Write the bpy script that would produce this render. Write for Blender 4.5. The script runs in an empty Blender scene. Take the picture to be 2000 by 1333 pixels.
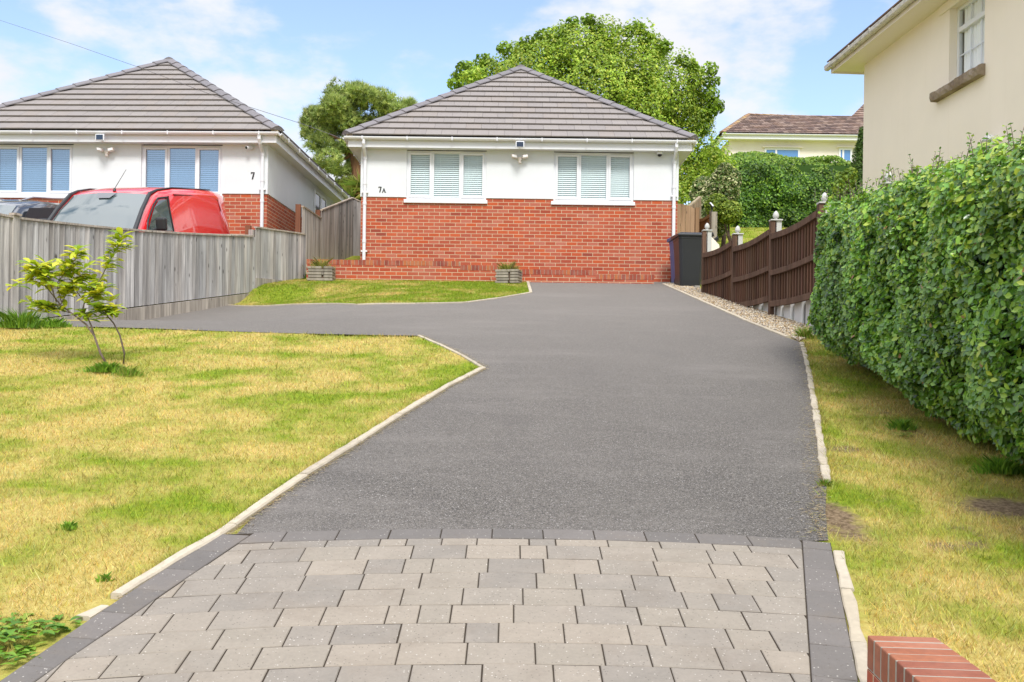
import bpy, bmesh, math, random
import numpy as np
from mathutils import Vector, Matrix
random.seed(7)
RNG = np.random.default_rng(11)
S = bpy.context.scene
COL = S.collection
PI = math.pi

# ------------------------------------------------------------------ camera
F, CX, CY, ROLL = 1950.0, 1000.0, 750.0, 0.0135
cam_d = bpy.data.cameras.new("camera")
cam_d.sensor_width = 36.0
cam_d.lens = F / 2000.0 * 36.0
cam_d.shift_y = (CY - 666.5) / 2000.0
cam_d.clip_start = 0.1
cam_d.clip_end = 1000.0
cam = bpy.data.objects.new("camera", cam_d)
COL.objects.link(cam)
ct, st = math.cos(ROLL), math.sin(ROLL)
cam.matrix_world = Matrix(((ct, -st, 0, 0), (0, 0, -1, 0), (st, ct, 0, 0), (0, 0, 0, 1)))
S.camera = cam

# ------------------------------------------------------------------ world and sun
SUN_EL, SUN_AZ = math.radians(50), math.radians(172)     # azimuth clockwise from +Y; sun behind the camera
w = bpy.data.worlds.new("World")
S.world = w
w.use_nodes = True
nt = w.node_tree
nt.nodes.clear()
N = nt.nodes.new
L = nt.links.new
out = N("ShaderNodeOutputWorld"); bg = N("ShaderNodeBackground")
sky = N("ShaderNodeTexSky"); sky.sky_type = 'NISHITA'; sky.sun_disc = False
sky.sun_elevation = SUN_EL; sky.sun_rotation = SUN_AZ
sky.air_density = 1.0; sky.dust_density = 0.6; sky.ozone_density = 3.0
tc = N("ShaderNodeTexCoord")
SKY_ST = 0.15
bg.inputs[1].default_value = SKY_ST
def vmath(op, a, b):
    n = N("ShaderNodeVectorMath"); n.operation = op
    for i, x in enumerate((a, b)):
        if x is None: continue
        if hasattr(x, "links"): L(x, n.inputs[i])
        else: n.inputs[i].default_value = x
    return n
def fmath(op, a, b=0.0, clamp=False):
    n = N("ShaderNodeMath"); n.operation = op; n.use_clamp = clamp
    for i, x in enumerate((a, b)):
        if hasattr(x, "links"): L(x, n.inputs[i])
        else: n.inputs[i].default_value = x
    return n.outputs[0]
nz = N("ShaderNodeTexNoise"); nz.inputs["Scale"].default_value = 5.5; nz.inputs["Detail"].default_value = 7; nz.inputs["Roughness"].default_value = 0.56
mp = N("ShaderNodeMapping"); mp.inputs["Scale"].default_value = (1, 1, 2.1); mp.inputs["Location"].default_value = (3.1, 0.4, 0.2)
L(tc.outputs["Generated"], mp.inputs[0]); L(mp.outputs[0], nz.inputs[0])
cov = fmath('ADD', fmath('MULTIPLY', nz.outputs[0], 2.1), -.50)
def blob(px, py, r, wgt):
    """a cloud bank in the direction of (px, py)"""
    global cov
    u, v = px - CX, CY - py
    d = Vector(((u * ct - v * st) / F, 1, (u * st + v * ct) / F)).normalized()
    dist = vmath('DISTANCE', tc.outputs["Generated"], tuple(d)).outputs["Value"]
    m = N("ShaderNodeMapRange"); m.interpolation_type = 'SMOOTHSTEP'
    L(dist, m.inputs[0]); m.inputs[1].default_value = 0.0; m.inputs[2].default_value = r
    m.inputs[3].default_value = wgt; m.inputs[4].default_value = 0.0
    cov = fmath('ADD', cov, m.outputs[0])
blob(720, 200, .12, .17); blob(830, 150, .06, .10); blob(300, 150, .13, .15); blob(450, 100, .10, .14); blob(180, 120, .08, .08); blob(560, 230, .09, .10)
blob(1450, 150, .12, .15); blob(1530, 230, .09, .10); blob(1290, 80, .05, .09); blob(1360, 200, .10, .10)
blob(950, 0, .16, -.22); blob(620, 40, .10, -.12); blob(1620, 70, .10, -.16); blob(1600, 190, .04, -.08); blob(60, 60, .12, -.09); blob(560, 130, .05, -.07); blob(100, 230, .08, -.03)
# unseen clear blue gap added behind the camera for house 7's windows to reflect
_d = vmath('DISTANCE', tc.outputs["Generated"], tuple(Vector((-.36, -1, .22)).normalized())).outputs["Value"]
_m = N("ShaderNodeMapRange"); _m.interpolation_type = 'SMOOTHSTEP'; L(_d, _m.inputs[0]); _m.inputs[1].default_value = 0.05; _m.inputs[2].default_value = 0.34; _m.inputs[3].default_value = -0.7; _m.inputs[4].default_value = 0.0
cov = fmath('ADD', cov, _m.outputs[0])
# more cloud toward the horizon
sep = N("ShaderNodeSeparateXYZ"); L(tc.outputs["Generated"], sep.inputs[0])
m = N("ShaderNodeMapRange"); L(sep.outputs[2], m.inputs[0]); m.inputs[1].default_value = 0.05; m.inputs[2].default_value = 0.34; m.inputs[3].default_value = 0.19; m.inputs[4].default_value = -0.01
cov = fmath('ADD', cov, m.outputs[0])
m = N("ShaderNodeMapRange"); L(sep.outputs[1], m.inputs[0]); m.inputs[1].default_value = 0.75; m.inputs[2].default_value = 0.0; m.inputs[3].default_value = 0.0; m.inputs[4].default_value = 0.32  # unseen cloud added beside and behind the camera for neutral fill light
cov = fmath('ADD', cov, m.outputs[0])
cm = N("ShaderNodeMapRange"); cm.interpolation_type = 'SMOOTHSTEP'; L(cov, cm.inputs[0]); cm.inputs[1].default_value = 0.42; cm.inputs[2].default_value = 0.78
mix = N("ShaderNodeMix"); mix.data_type = 'RGBA'
L(cm.outputs[0], mix.inputs[0])
hsv = N("ShaderNodeHueSaturation"); hsv.inputs["Saturation"].default_value = 0.88; hsv.inputs["Value"].default_value = 1.12
L(sky.outputs[0], hsv.inputs["Color"])
L(hsv.outputs[0], mix.inputs[6])
# cloud: white tops, faint grey lilac body
nz2 = N("ShaderNodeTexNoise"); nz2.inputs["Scale"].default_value = 5.0; nz2.inputs["Detail"].default_value = 4; L(mp.outputs[0], nz2.inputs[0])
cr = N("ShaderNodeMix"); cr.data_type = 'RGBA'; L(nz2.outputs[0], cr.inputs[0])
cr.inputs[6].default_value = (3.7, 3.8, 4.2, 1); cr.inputs[7].default_value = (4.4, 4.45, 4.6, 1)
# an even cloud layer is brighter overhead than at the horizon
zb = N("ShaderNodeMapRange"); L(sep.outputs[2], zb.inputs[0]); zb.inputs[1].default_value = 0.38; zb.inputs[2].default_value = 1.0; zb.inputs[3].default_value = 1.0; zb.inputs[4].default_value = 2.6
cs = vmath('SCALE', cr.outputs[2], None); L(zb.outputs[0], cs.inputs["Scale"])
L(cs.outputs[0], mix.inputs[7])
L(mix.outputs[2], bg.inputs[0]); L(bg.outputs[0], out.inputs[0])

sd = bpy.data.lights.new("sun", 'SUN'); sd.energy = 2.1; sd.angle = math.radians(15); sd.color = (1, 0.97, 0.92)
sun = bpy.data.objects.new("sun", sd); COL.objects.link(sun)
sdir = Vector((math.sin(SUN_AZ) * math.cos(SUN_EL), math.cos(SUN_AZ) * math.cos(SUN_EL), math.sin(SUN_EL)))
sun.rotation_euler = sdir.to_track_quat('Z', 'Y').to_euler()
sun.location = sdir * 60
S.view_settings.view_transform = 'Standard'; S.view_settings.look = 'None'
S.view_settings.exposure = 0.62; S.view_settings.gamma = 1.0

# ------------------------------------------------------------------ geometry helpers
def W(px, py, Y):
    u, v = px - CX, CY - py
    return Vector(((u * ct - v * st) / F * Y, Y, (u * st + v * ct) / F * Y))
HP = [(-60, -1.75), (0, -1.42), (2, -1.284), (4.63, -.758), (20.0, 2.03), (21.3, 2.21), (35, 5.60), (60, 10.4), (90, 13.5), (400, 14)]
def _ss(a, b, v): t = np.clip((v-a)/(b-a), 0, 1); return t*t*(3-2*t)
def dip(X, Y):
    """the side arm of the drive is cut a little lower toward the fence"""
    fx = -6.53 + (Y-12.6)*(2.27/7.9)
    return .29*_ss(2.0, 5.0, -X)*_ss(12.9, 14.3, Y)*(1-_ss(17.8, 18.8, Y))*np.where(X < fx-.5, 0., 1.)
def H(Y, X=0.0):
    return float(np.interp(Y, [p[0] for p in HP], [p[1] for p in HP])) - float(dip(X, Y))
def Hn(Y, X=None):
    z = np.interp(Y, [p[0] for p in HP], [p[1] for p in HP])
    return z if X is None else z-dip(X, Y)
def G(px, py, off=0.0):
    u, v = px - CX, CY - py
    k = (u * st + v * ct) / F; kx = (u * ct - v * st) / F
    Y = 1.2
    f0 = H(Y) + off - k * Y
    while Y < 60:
        Y2 = Y + .05; f1 = H(Y2, max(kx*Y2, -6.53+(Y2-12.6)*.2873)) + off - k * Y2
        if f0 <= 0 < f1 or f0 < 0 <= f1:
            Y = Y + .05 * (-f0) / (f1 - f0); break
        Y, f0 = Y2, f1
    return Vector(((u * ct - v * st) / F * Y, Y, k * Y))

class MB:
    def __init__(s): s.v = []; s.f = []; s.c = []
    def add(s, vs, fs, col=None):
        b = len(s.v); s.v += [tuple(v) for v in vs]
        for f in fs: s.f.append(tuple(b + i for i in f)); s.c.append(col)
        return s
    def box(s, x0, x1, y0, y1, z0, z1, col=None):
        return s.add([(x0,y0,z0),(x1,y0,z0),(x1,y1,z0),(x0,y1,z0),(x0,y0,z1),(x1,y0,z1),(x1,y1,z1),(x0,y1,z1)],
              [(0,3,2,1),(4,5,6,7),(0,1,5,4),(1,2,6,5),(2,3,7,6),(3,0,4,7)], col)
    def obox(s, c, ax, ay, az, col=None):
        """oriented box: centre and three half-axis vectors"""
        c, ax, ay, az = map(Vector, (c, ax, ay, az)); vs = []
        for k in (-1, 1):
            for i, j in ((-1,-1),(1,-1),(1,1),(-1,1)): vs.append(c + ax*i + ay*j + az*k)
        return s.add(vs, [(0,3,2,1),(4,5,6,7),(0,1,5,4),(1,2,6,5),(2,3,7,6),(3,0,4,7)], col)
    def bar(s, a, b, wd, th, up=(0,0,1), col=None):
        a, b = Vector(a), Vector(b); d = b - a; sx = d.cross(Vector(up)).normalized(); u = sx.cross(d).normalized()
        return s.obox((a+b)/2, d/2, sx*wd/2, u*th/2, col)
    def tube(s, pts, r, n=8, cap=True, col=None):
        pts = [Vector(p) for p in pts]; rs = r if isinstance(r, (list, tuple)) else [r]*len(pts); vs = []; fs = []
        for i, p in enumerate(pts):
            d = (pts[min(i+1, len(pts)-1)] - pts[max(i-1, 0)]).normalized()
            a = d.cross(Vector((0,0,1))); a = a.normalized() if a.length > 1e-3 else Vector((1,0,0))
            b = d.cross(a).normalized()
            for k in range(n):
                t = 2*PI*k/n; vs.append(p + a*math.cos(t)*rs[i] + b*math.sin(t)*rs[i])
        for i in range(len(pts)-1):
            for k in range(n): k2 = (k+1) % n; fs.append((i*n+k, (i+1)*n+k, (i+1)*n+k2, i*n+k2))
        if cap: fs.append(tuple(range(n))); fs.append(tuple((len(pts)-1)*n + k for k in reversed(range(n))))
        return s.add(vs, fs, col)
    def prism(s, poly, d, col=None):
        """extrude a 3-D polygon by vector d"""
        d = Vector(d); n = len(poly); vs = [Vector(p) for p in poly]; vs += [v + d for v in vs]
        fs = [tuple(reversed(range(n))), tuple(range(n, 2*n))] + [(i, (i+1) % n, n+(i+1) % n, n+i) for i in range(n)]
        return s.add(vs, fs, col)
    def lathe(s, prof, c=(0,0,0), n=14, col=None):
        c = Vector(c); vs = []; fs = []
        for r, z in prof:
            for k in range(n): t = 2*PI*k/n; vs.append(c + Vector((r*math.cos(t), r*math.sin(t), z)))
        for i in range(len(prof)-1):
            for k in range(n): k2 = (k+1) % n; fs.append((i*n+k, i*n+k2, (i+1)*n+k2, (i+1)*n+k))
        fs.append(tuple(reversed(range(n)))); fs.append(tuple((len(prof)-1)*n+k for k in range(n)))
        return s.add(vs, fs, col)
    def loft(s, rings, close=True, caps=True, col=None):
        n = len(rings[0]); vs = [p for r in rings for p in r]; fs = []
        for i in range(len(rings)-1):
            for k in range(n if close else n-1): k2 = (k+1) % n; fs.append((i*n+k, i*n+k2, (i+1)*n+k2, (i+1)*n+k))
        if caps and close: fs.append(tuple(reversed(range(n)))); fs.append(tuple((len(rings)-1)*n+k for k in range(n)))
        return s.add(vs, fs, col)
    def build(s, name, mat, parent=None, bevel=0, smooth=False, fixn=True, loc=None):
        me = bpy.data.meshes.new(name); me.from_pydata(s.v, [], s.f); me.update()
        if fixn:
            bm = bmesh.new(); bm.from_mesh(me); bmesh.ops.recalc_face_normals(bm, faces=bm.faces); bm.to_mesh(me); bm.free()
        # metre UVs by box projection
        uv = me.uv_layers.new(name="UVMap")
        for p in me.polygons:
            nx, ny, nz_ = (abs(a) for a in p.normal)
            for li in p.loop_indices:
                x, y, z = me.vertices[me.loops[li].vertex_index].co
                uv.data[li].uv = (x, y) if nz_ > max(nx, ny) else ((y, z) if nx > ny else (x, z))
        if any(c is not None for c in s.c):
            ca = me.color_attributes.new("Col", 'FLOAT_COLOR', 'CORNER')
            for p, c in zip(me.polygons, s.c):
                c = c or (.5, .5, .5)
                for li in p.loop_indices: ca.data[li].color = (c[0], c[1], c[2], 1)
        return link(name, me, mat, parent, bevel, smooth, loc)
def link(name, me, mat, parent=None, bevel=0, smooth=False, loc=None):
    o = bpy.data.objects.new(name, me); COL.objects.link(o)
    if mat: me.materials.append(mat)
    if parent: o.parent = parent
    if loc is not None: o.location = loc
    if smooth:
        me.polygons.foreach_set("use_smooth", [True]*len(me.polygons))
    if bevel:
        b = o.modifiers.new("bevel", 'BEVEL'); b.width = bevel; b.segments = 2; b.limit_method = 'ANGLE'; b.angle_limit = .6; b.harden_normals = False
    return o
def tag(o, label, cat, group=None):
    o["label"] = label; o["category"] = cat
    if group: o["group"] = group
    return o
def thing(name, label, cat, loc=(0,0,0), rz=0, group=None):
    o = bpy.data.objects.new(name, None); COL.objects.link(o); o.location = loc; o.rotation_euler = (0,0,rz)
    o.empty_display_size = .2
    return tag(o, label, cat, group)
def kind(o, k): o["kind"] = k; return o
def mesh_np(name, V, Fc, mat, col=None, parent=None, smooth=False, loc=None):
    """V (n,3), Fc (m,k) with constant k; col (n,3) per point"""
    me = bpy.data.meshes.new(name); m_, k = Fc.shape
    me.vertices.add(len(V)); me.vertices.foreach_set("co", V.astype(np.float32).ravel())
    me.loops.add(m_*k); me.loops.foreach_set("vertex_index", Fc.astype(np.int32).ravel())
    me.polygons.add(m_); me.polygons.foreach_set("loop_start", np.arange(0, m_*k, k, dtype=np.int32))
    me.polygons.foreach_set("loop_total", np.full(m_, k, dtype=np.int32))
    me.update(calc_edges=True)
    if col is not None:
        ca = me.color_attributes.new("Col", 'FLOAT_COLOR', 'POINT')
        ca.data.foreach_set("color", np.concatenate([col, np.ones((len(col), 1))], 1).astype(np.float32).ravel())
    return link(name, me, mat, parent, 0, smooth, loc)

# ------------------------------------------------------------------ materials
def mat(name, base=(.5,.5,.5), rough=.7, spec=.5, metal=0.0):
    m = bpy.data.materials.new(name); m.use_nodes = True
    b = m.node_tree.nodes["Principled BSDF"]
    b.inputs["Base Color"].default_value = (*base, 1); b.inputs["Roughness"].default_value = rough
    b.inputs["Metallic"].default_value = metal; b.inputs["Specular IOR Level"].default_value = spec
    return m
class NT:
    """small node-graph writer"""
    def __init__(s, m): s.m = m; s.t = m.node_tree; s.b = s.t.nodes.get("Principled BSDF"); s.o = s.t.nodes.get("Material Output")
    def n(s, typ, **kw):
        n = s.t.nodes.new(typ)
        for k, v in kw.items():
            if k in ("op",): n.operation = v
            else: setattr(n, k, v)
        return n
    def l(s, a, b): s.t.links.new(a, b)
    def set(s, sock, v):
        if hasattr(v, "links"): s.l(v, sock)
        else: sock.default_value = v if not (isinstance(v, tuple) and len(v) == 3 and sock.type == 'RGBA') else (*v, 1)
    def obj(s): return s.n("ShaderNodeTexCoord").outputs["Object"]
    def uv(s): return s.n("ShaderNodeTexCoord").outputs["UV"]
    def pos(s): return s.n("ShaderNodeNewGeometry").outputs["Position"]
    def map(s, v, scale=(1,1,1), loc=(0,0,0), rot=(0,0,0)):
        n = s.n("ShaderNodeMapping"); s.l(v, n.inputs[0]); n.inputs["Scale"].default_value = scale; n.inputs["Location"].default_value = loc; n.inputs["Rotation"].default_value = rot; return n.outputs[0]
    def noise(s, v, scale, detail=3, rough=.5, col=False):
        n = s.n("ShaderNodeTexNoise"); s.l(v, n.inputs["Vector"]); n.inputs["Scale"].default_value = scale; n.inputs["Detail"].default_value = detail; n.inputs["Roughness"].default_value = rough
        return n.outputs["Color" if col else "Fac"]
    def vor(s, v, scale, out="Distance", feat='F1'):
        n = s.n("ShaderNodeTexVoronoi"); n.feature = feat; s.l(v, n.inputs["Vector"]); n.inputs["Scale"].default_value = scale; return n.outputs[out]
    def rng(s, v, a, b, c=0., d=1., smooth=False):
        n = s.n("ShaderNodeMapRange"); s.l(v, n.inputs[0])
        if smooth: n.interpolation_type = 'SMOOTHSTEP'
        for i, x in enumerate((a, b, c, d)): n.inputs[i+1].default_value = x
        return n.outputs[0]
    def mix(s, f, a, b, mode='MIX'):
        n = s.n("ShaderNodeMix", data_type='RGBA', blend_type=mode); s.set(n.inputs[0], f); s.set(n.inputs[6], a); s.set(n.inputs[7], b); return n.outputs[2]
    def math(s, op, a, b=0.0):
        n = s.n("ShaderNodeMath", op=op); s.set(n.inputs[0], a); s.set(n.inputs[1], b); return n.outputs[0]
    def attr(s, name="Col"):
        n = s.n("ShaderNodeAttribute"); n.attribute_name = name; return n.outputs["Color"]
    def base(s, v): s.set(s.b.inputs["Base Color"], v)
    def bump(s, h, strength=.5, dist=.01):
        n = s.n("ShaderNodeBump"); s.l(h, n.inputs["Height"]); n.inputs["Strength"].default_value = strength; n.inputs["Distance"].default_value = dist
        s.l(n.outputs[0], s.b.inputs["Normal"]); return n.outputs[0]

def m_render(name, base, bump=.15, var=.05, grime=None):
    m = mat(name, base, .85, .2); t = NT(m); o = t.obj()
    f = t.noise(o, 1.1, 5, .6)
    dk = tuple(c*(1-var*2.2) for c in base)
    c = t.mix(t.rng(f, .3, .7), dk, base)
    if grime:
        g = t.noise(t.map(o, (5, 5, .35)), 1.5, 4, .6)
        c = t.mix(t.rng(g, .56, .85, 0, .35), c, grime)
    t.base(c); t.bump(t.noise(o, 140, 3), bump, .004); return m
def m_brick(name="red brick wall", c1=(.42,.075,.032), c2=(.27,.055,.033), mortar=(.66,.52,.35), scale=1.0):
    m = mat(name, c1, .8, .3); t = NT(m); uv = t.uv()
    b = t.n("ShaderNodeTexBrick"); t.l(uv, b.inputs["Vector"])
    b.offset = .5; b.squash = 1; b.inputs["Scale"].default_value = 1.0
    b.inputs["Color1"].default_value = (0,0,0,1); b.inputs["Color2"].default_value = (1,1,1,1); b.inputs["Mortar"].default_value = (.5,.5,.5,1)
    b.inputs["Mortar Size"].default_value = .0055; b.inputs["Mortar Smooth"].default_value = .15; b.inputs["Bias"].default_value = 0
    b.inputs["Brick Width"].default_value = .225; b.inputs["Row Height"].default_value = .075
    r = t.n("ShaderNodeValToRGB"); t.l(b.outputs["Color"], r.inputs[0]); cr = r.color_ramp; cr.interpolation = 'LINEAR'
    cr.elements[0].color = (*c1, 1); cr.elements[1].color = (*c2, 1)
    for p, c in ((.18,(.56,.105,.030)), (.36,(.40,.080,.036)), (.5,(.48,.115,.055)), (.66,(.36,.06,.028)), (.82,(.50,.17,.11)), (.92,(.46,.075,.025))):
        e = cr.elements.new(p); e.color = (*c, 1)
    fine = t.noise(uv, 45, 5, .65)
    c = t.mix(t.rng(fine, .3, .75, 0, .5), r.outputs[0], (.26,.05,.03))
    big = t.noise(uv, 1.3, 3)
    c = t.mix(t.rng(big, .45, .75, 0, .25), c, (.52,.2,.14))
    mort = t.mix(t.noise(uv, 9, 4), mortar, tuple(x*.72 for x in mortar))
    c = t.mix(b.outputs["Fac"], c, mort)
    t.base(c)
    h = t.math('SUBTRACT', 1.0, b.outputs["Fac"])
    h = t.math('ADD', h, t.math('MULTIPLY', fine, .35))
    t.bump(h, .6, .006); return m
def m_col(name, rough=.8, spec=.3, mottle=.25, scale=30, bump=.3, tint=None, dist=.004, speck=0):
    """base colour from the per-piece colour attribute, mottled"""
    m = mat(name, (.5,.5,.5), rough, spec); t = NT(m); o = t.obj()
    n = t.noise(o, scale, 5, .6)
    c = t.mix(t.rng(n, .25, .8, mottle, 0), t.attr(), (.05,.04,.04))
    c = t.mix(t.rng(t.noise(o, scale*.13, 3), .4, .8, 0, mottle), c, tint or (.6,.55,.5))
    if speck:
        v = t.vor(o, 130, "Color"); sp = t.n("ShaderNodeSeparateColor"); t.l(v, sp.inputs[0]); dd = t.vor(o, 130)
        c = t.mix(t.math('MULTIPLY', t.rng(sp.outputs[0], .965, .975), t.rng(dd, .3, .45, speck*.7, 0)), c, (.62,.58,.52))
        c = t.mix(t.math('MULTIPLY', t.rng(sp.outputs[1], .93, .95), t.rng(dd, .3, .45, speck*.7, 0)), c, (.10,.085,.07))
        c = t.mix(t.rng(t.noise(o, 3.2, 5, .7), .52, .72, 0, .45), c, (.20,.165,.13))
    t.base(c); t.bump(n, bump, dist); return m
def m_wood(name, c1, c2, knots=True, axis=2, pitch=.1):
    m = mat(name, c1, .85, .2); t = NT(m); o = t.obj()
    sc = [34, 34, 34]; sc[axis] = 1.4
    n = t.noise(t.map(o, tuple(sc)), 1.0, 6, .65)
    c = t.mix(t.rng(n, .3, .72), c1, c2)
    lo = t.noise(t.map(o, (7, 7, .8) if axis == 2 else (2,2,2)), 1.0, 2)
    c = t.mix(t.rng(lo, .35, .7, 0, .55), c, tuple(x*.62 for x in c2))
    if knots:
        v = t.vor(t.map(o, (9, 9, 2.6)), 1.0)
        c = t.mix(t.rng(v, .05, .13, .8, 0), c, (.035,.03,.028))
    a = t.attr(); c = t.mix(1.0, c, a, 'MULTIPLY')
    t.base(c); t.bump(n, .5, .004); return m
def m_leaf(name, rough=.45, trans=.3, spec=.35):
    m = mat(name, (.1,.2,.05), rough, spec); t = NT(m)
    c = t.attr()
    t.base(c)
    tr = t.n("ShaderNodeBsdfTranslucent"); t.l(c, tr.inputs[0])
    mx = t.n("ShaderNodeMixShader"); mx.inputs[0].default_value = trans
    t.l(t.b.outputs[0], mx.inputs[1]); t.l(tr.outputs[0], mx.inputs[2]); t.l(mx.outputs[0], t.o.inputs[0]); return m
def grass_colour(t, blades=False):
    p = t.pos()
    a = t.noise(t.map(p, (1, 1, 0)), .9, 4, .6)
    b = t.noise(t.map(p, (1, 1, 0), (5, 3, 0)), 2.3, 5, .65)
    f = t.noise(t.map(p, (1, 1, 0), (1, 9, 0)), 22, 5, .75)
    g1, g2 = (.34,.40,.028), (.15,.25,.016)
    dry, dry2 = (.68,.56,.19), (.48,.36,.09)
    green = t.mix(t.rng(f, .35, .65), g1, g2)
    straw = t.mix(t.rng(f, .35, .65), dry, dry2)
    k = t.math('ADD', t.math('MULTIPLY', a, .45), t.math('ADD', t.math('MULTIPLY', b, .4), t.math('MULTIPLY', f, .15)))
    sx = t.n("ShaderNodeSeparateXYZ"); t.l(p, sx.inputs[0])
    # the back lawn and the edge by the drive are greener than the front lawn
    far = t.rng(sx.outputs[1], 11.5, 16, 0, .045)
    near = t.rng(sx.outputs[0], -2.2, 0.0, 0, .045)
    k = t.math('SUBTRACT', t.math('SUBTRACT', k, far), near); k = t.math('ADD', k, t.rng(sx.outputs[0], 1.2, 1.6, 0, .025))
    return t.mix(t.rng(k, .42, .54, 0, 1), green, straw), f
def m_ground():
    m = mat("lawn soil and thatch", (.2,.2,.05), .95, .1); t = NT(m)
    c, f = grass_colour(t); p = t.pos()
    bare = t.noise(t.map(p, (1,1,0), (2.2,7.7,0)), 1.7, 4, .6); wob = t.noise(p, 9, 4, .7)
    sx = t.n("ShaderNodeSeparateXYZ"); t.l(p, sx.inputs[0])
    right = t.rng(sx.outputs[0], 1.3, 1.8, 0, 1)
    c = t.mix(t.math('MULTIPLY', t.rng(bare, .60, .68), right), c, (.22,.155,.10))
    for cx_, cy_, rx_, ry_ in ((1.66,5.15,.17,.50),(2.65,5.35,.36,.26),(2.2,6.6,.2,.12)):
        q_ = t.map(p, (1/rx_, 1/ry_, 0), (-cx_/rx_, -cy_/ry_, 0)); ln_ = t.n("ShaderNodeVectorMath", op='LENGTH'); t.l(q_, ln_.inputs[0])
        c = t.mix(t.rng(t.math('ADD', ln_.outputs["Value"], t.math('MULTIPLY', wob, 1.3)), 1.1, 1.6, 1, 0), c, t.mix(t.rng(t.noise(p, 40, 4, .7), .4, .65), (.13,.085,.055), (.36,.26,.17)))
    c = t.mix(.22, c, (.10,.085,.03))
    t.base(c); t.bump(t.noise(p, 60, 4, .7), .8, .02); return m
def m_blades():
    m = mat("grass blade", (.2,.2,.05), .6, .25); t = NT(m)
    c, f = grass_colour(t, True)
    c = t.mix(1.0, c, t.attr(), 'MULTIPLY'); t.base(c)
    tr = t.n("ShaderNodeBsdfTranslucent"); t.l(c, tr.inputs[0])
    mx = t.n("ShaderNodeMixShader"); mx.inputs[0].default_value = .25
    t.l(t.b.outputs[0], mx.inputs[1]); t.l(tr.outputs[0], mx.inputs[2]); t.l(mx.outputs[0], t.o.inputs[0]); return m
def m_asphalt():
    m = mat("tarmac", (.1,.1,.1), .85, .35); t = NT(m); p = t.pos()
    v = t.n("ShaderNodeTexVoronoi"); v.feature = 'F1'; t.l(p, v.inputs["Vector"]); v.inputs["Scale"].default_value = 200
    sepc = t.n("ShaderNodeSeparateColor"); t.l(v.outputs["Color"], sepc.inputs[0])
    r = t.n("ShaderNodeValToRGB"); t.l(sepc.outputs[0], r.inputs[0]); cr = r.color_ramp
    cr.elements[0].color = (.020,.019,.020,1); cr.elements[1].color = (.27,.25,.24,1)
    for q, c in ((.3,(.072,.064,.056)), (.6,(.118,.106,.093)), (.9,(.185,.168,.148))): e = cr.elements.new(q); e.color = (*c,1)
    c = r.outputs[0]
    # rare pale chips
    c = t.mix(t.rng(sepc.outputs[1], .985, .992), c, (.45,.43,.41))
    big = t.noise(t.map(p, (1,1,0)), .55, 4, .6)
    c = t.mix(t.rng(big, .35, .7, 0, .35), c, (.165,.15,.134))
    st_ = t.noise(t.map(p, (1.6,.5,0), (4,0,0)), 1.4, 5, .65)
    c = t.mix(t.rng(st_, .52, .78, 0, .45), c, (.085,.078,.075))
    pch = t.noise(t.map(p, (.35,.9,0), (9,2,0)), 1.1, 5, .7); c = t.mix(t.rng(pch, .5, .7, 0, .38), c, (.25,.225,.205)); pc2 = t.noise(t.map(p, (1,1,0), (3,8,0)), 3.5, 5, .75); c = t.mix(t.rng(pc2, .55, .75, 0, .3), c, (.07,.062,.058))
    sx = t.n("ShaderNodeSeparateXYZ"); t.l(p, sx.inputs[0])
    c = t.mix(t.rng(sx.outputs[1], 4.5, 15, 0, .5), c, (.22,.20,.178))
    t.base(c); t.bump(v.outputs["Distance"], .7, .004); return m
def m_glass(name, tint=(.8,.85,.9), refl=.12, rough=.0, k=1.6):
    m = bpy.data.materials.new(name); m.use_nodes = True; t = NT(m); t.t.nodes.remove(t.b)
    tr = t.n("ShaderNodeBsdfTransparent"); tr.inputs[0].default_value = (*tint, 1)
    gl = t.n("ShaderNodeBsdfGlossy"); gl.inputs["Roughness"].default_value = rough; gl.inputs[0].default_value = (1,1,1,1)
    ge = t.n("ShaderNodeNewGeometry"); dp = t.n("ShaderNodeVectorMath", op='DOT_PRODUCT'); t.l(ge.outputs["Normal"], dp.inputs[0]); t.l(ge.outputs["Incoming"], dp.inputs[1])
    sch = t.math('POWER', t.math('SUBTRACT', 1.0, t.math('ABSOLUTE', dp.outputs["Value"])), 5.0)      # Schlick, the same from both sides
    f = t.math('ADD', t.math('MULTIPLY', sch, .6*k), refl+.05)
    f = t.math('MAXIMUM', f, .0)
    f = t.math('MINIMUM', f, 1.0)
    mx = t.n("ShaderNodeMixShader"); t.l(f, mx.inputs[0]); t.l(tr.outputs[0], mx.inputs[1]); t.l(gl.outputs[0], mx.inputs[2]); t.l(mx.outputs[0], t.o.inputs[0])
    return m
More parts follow.
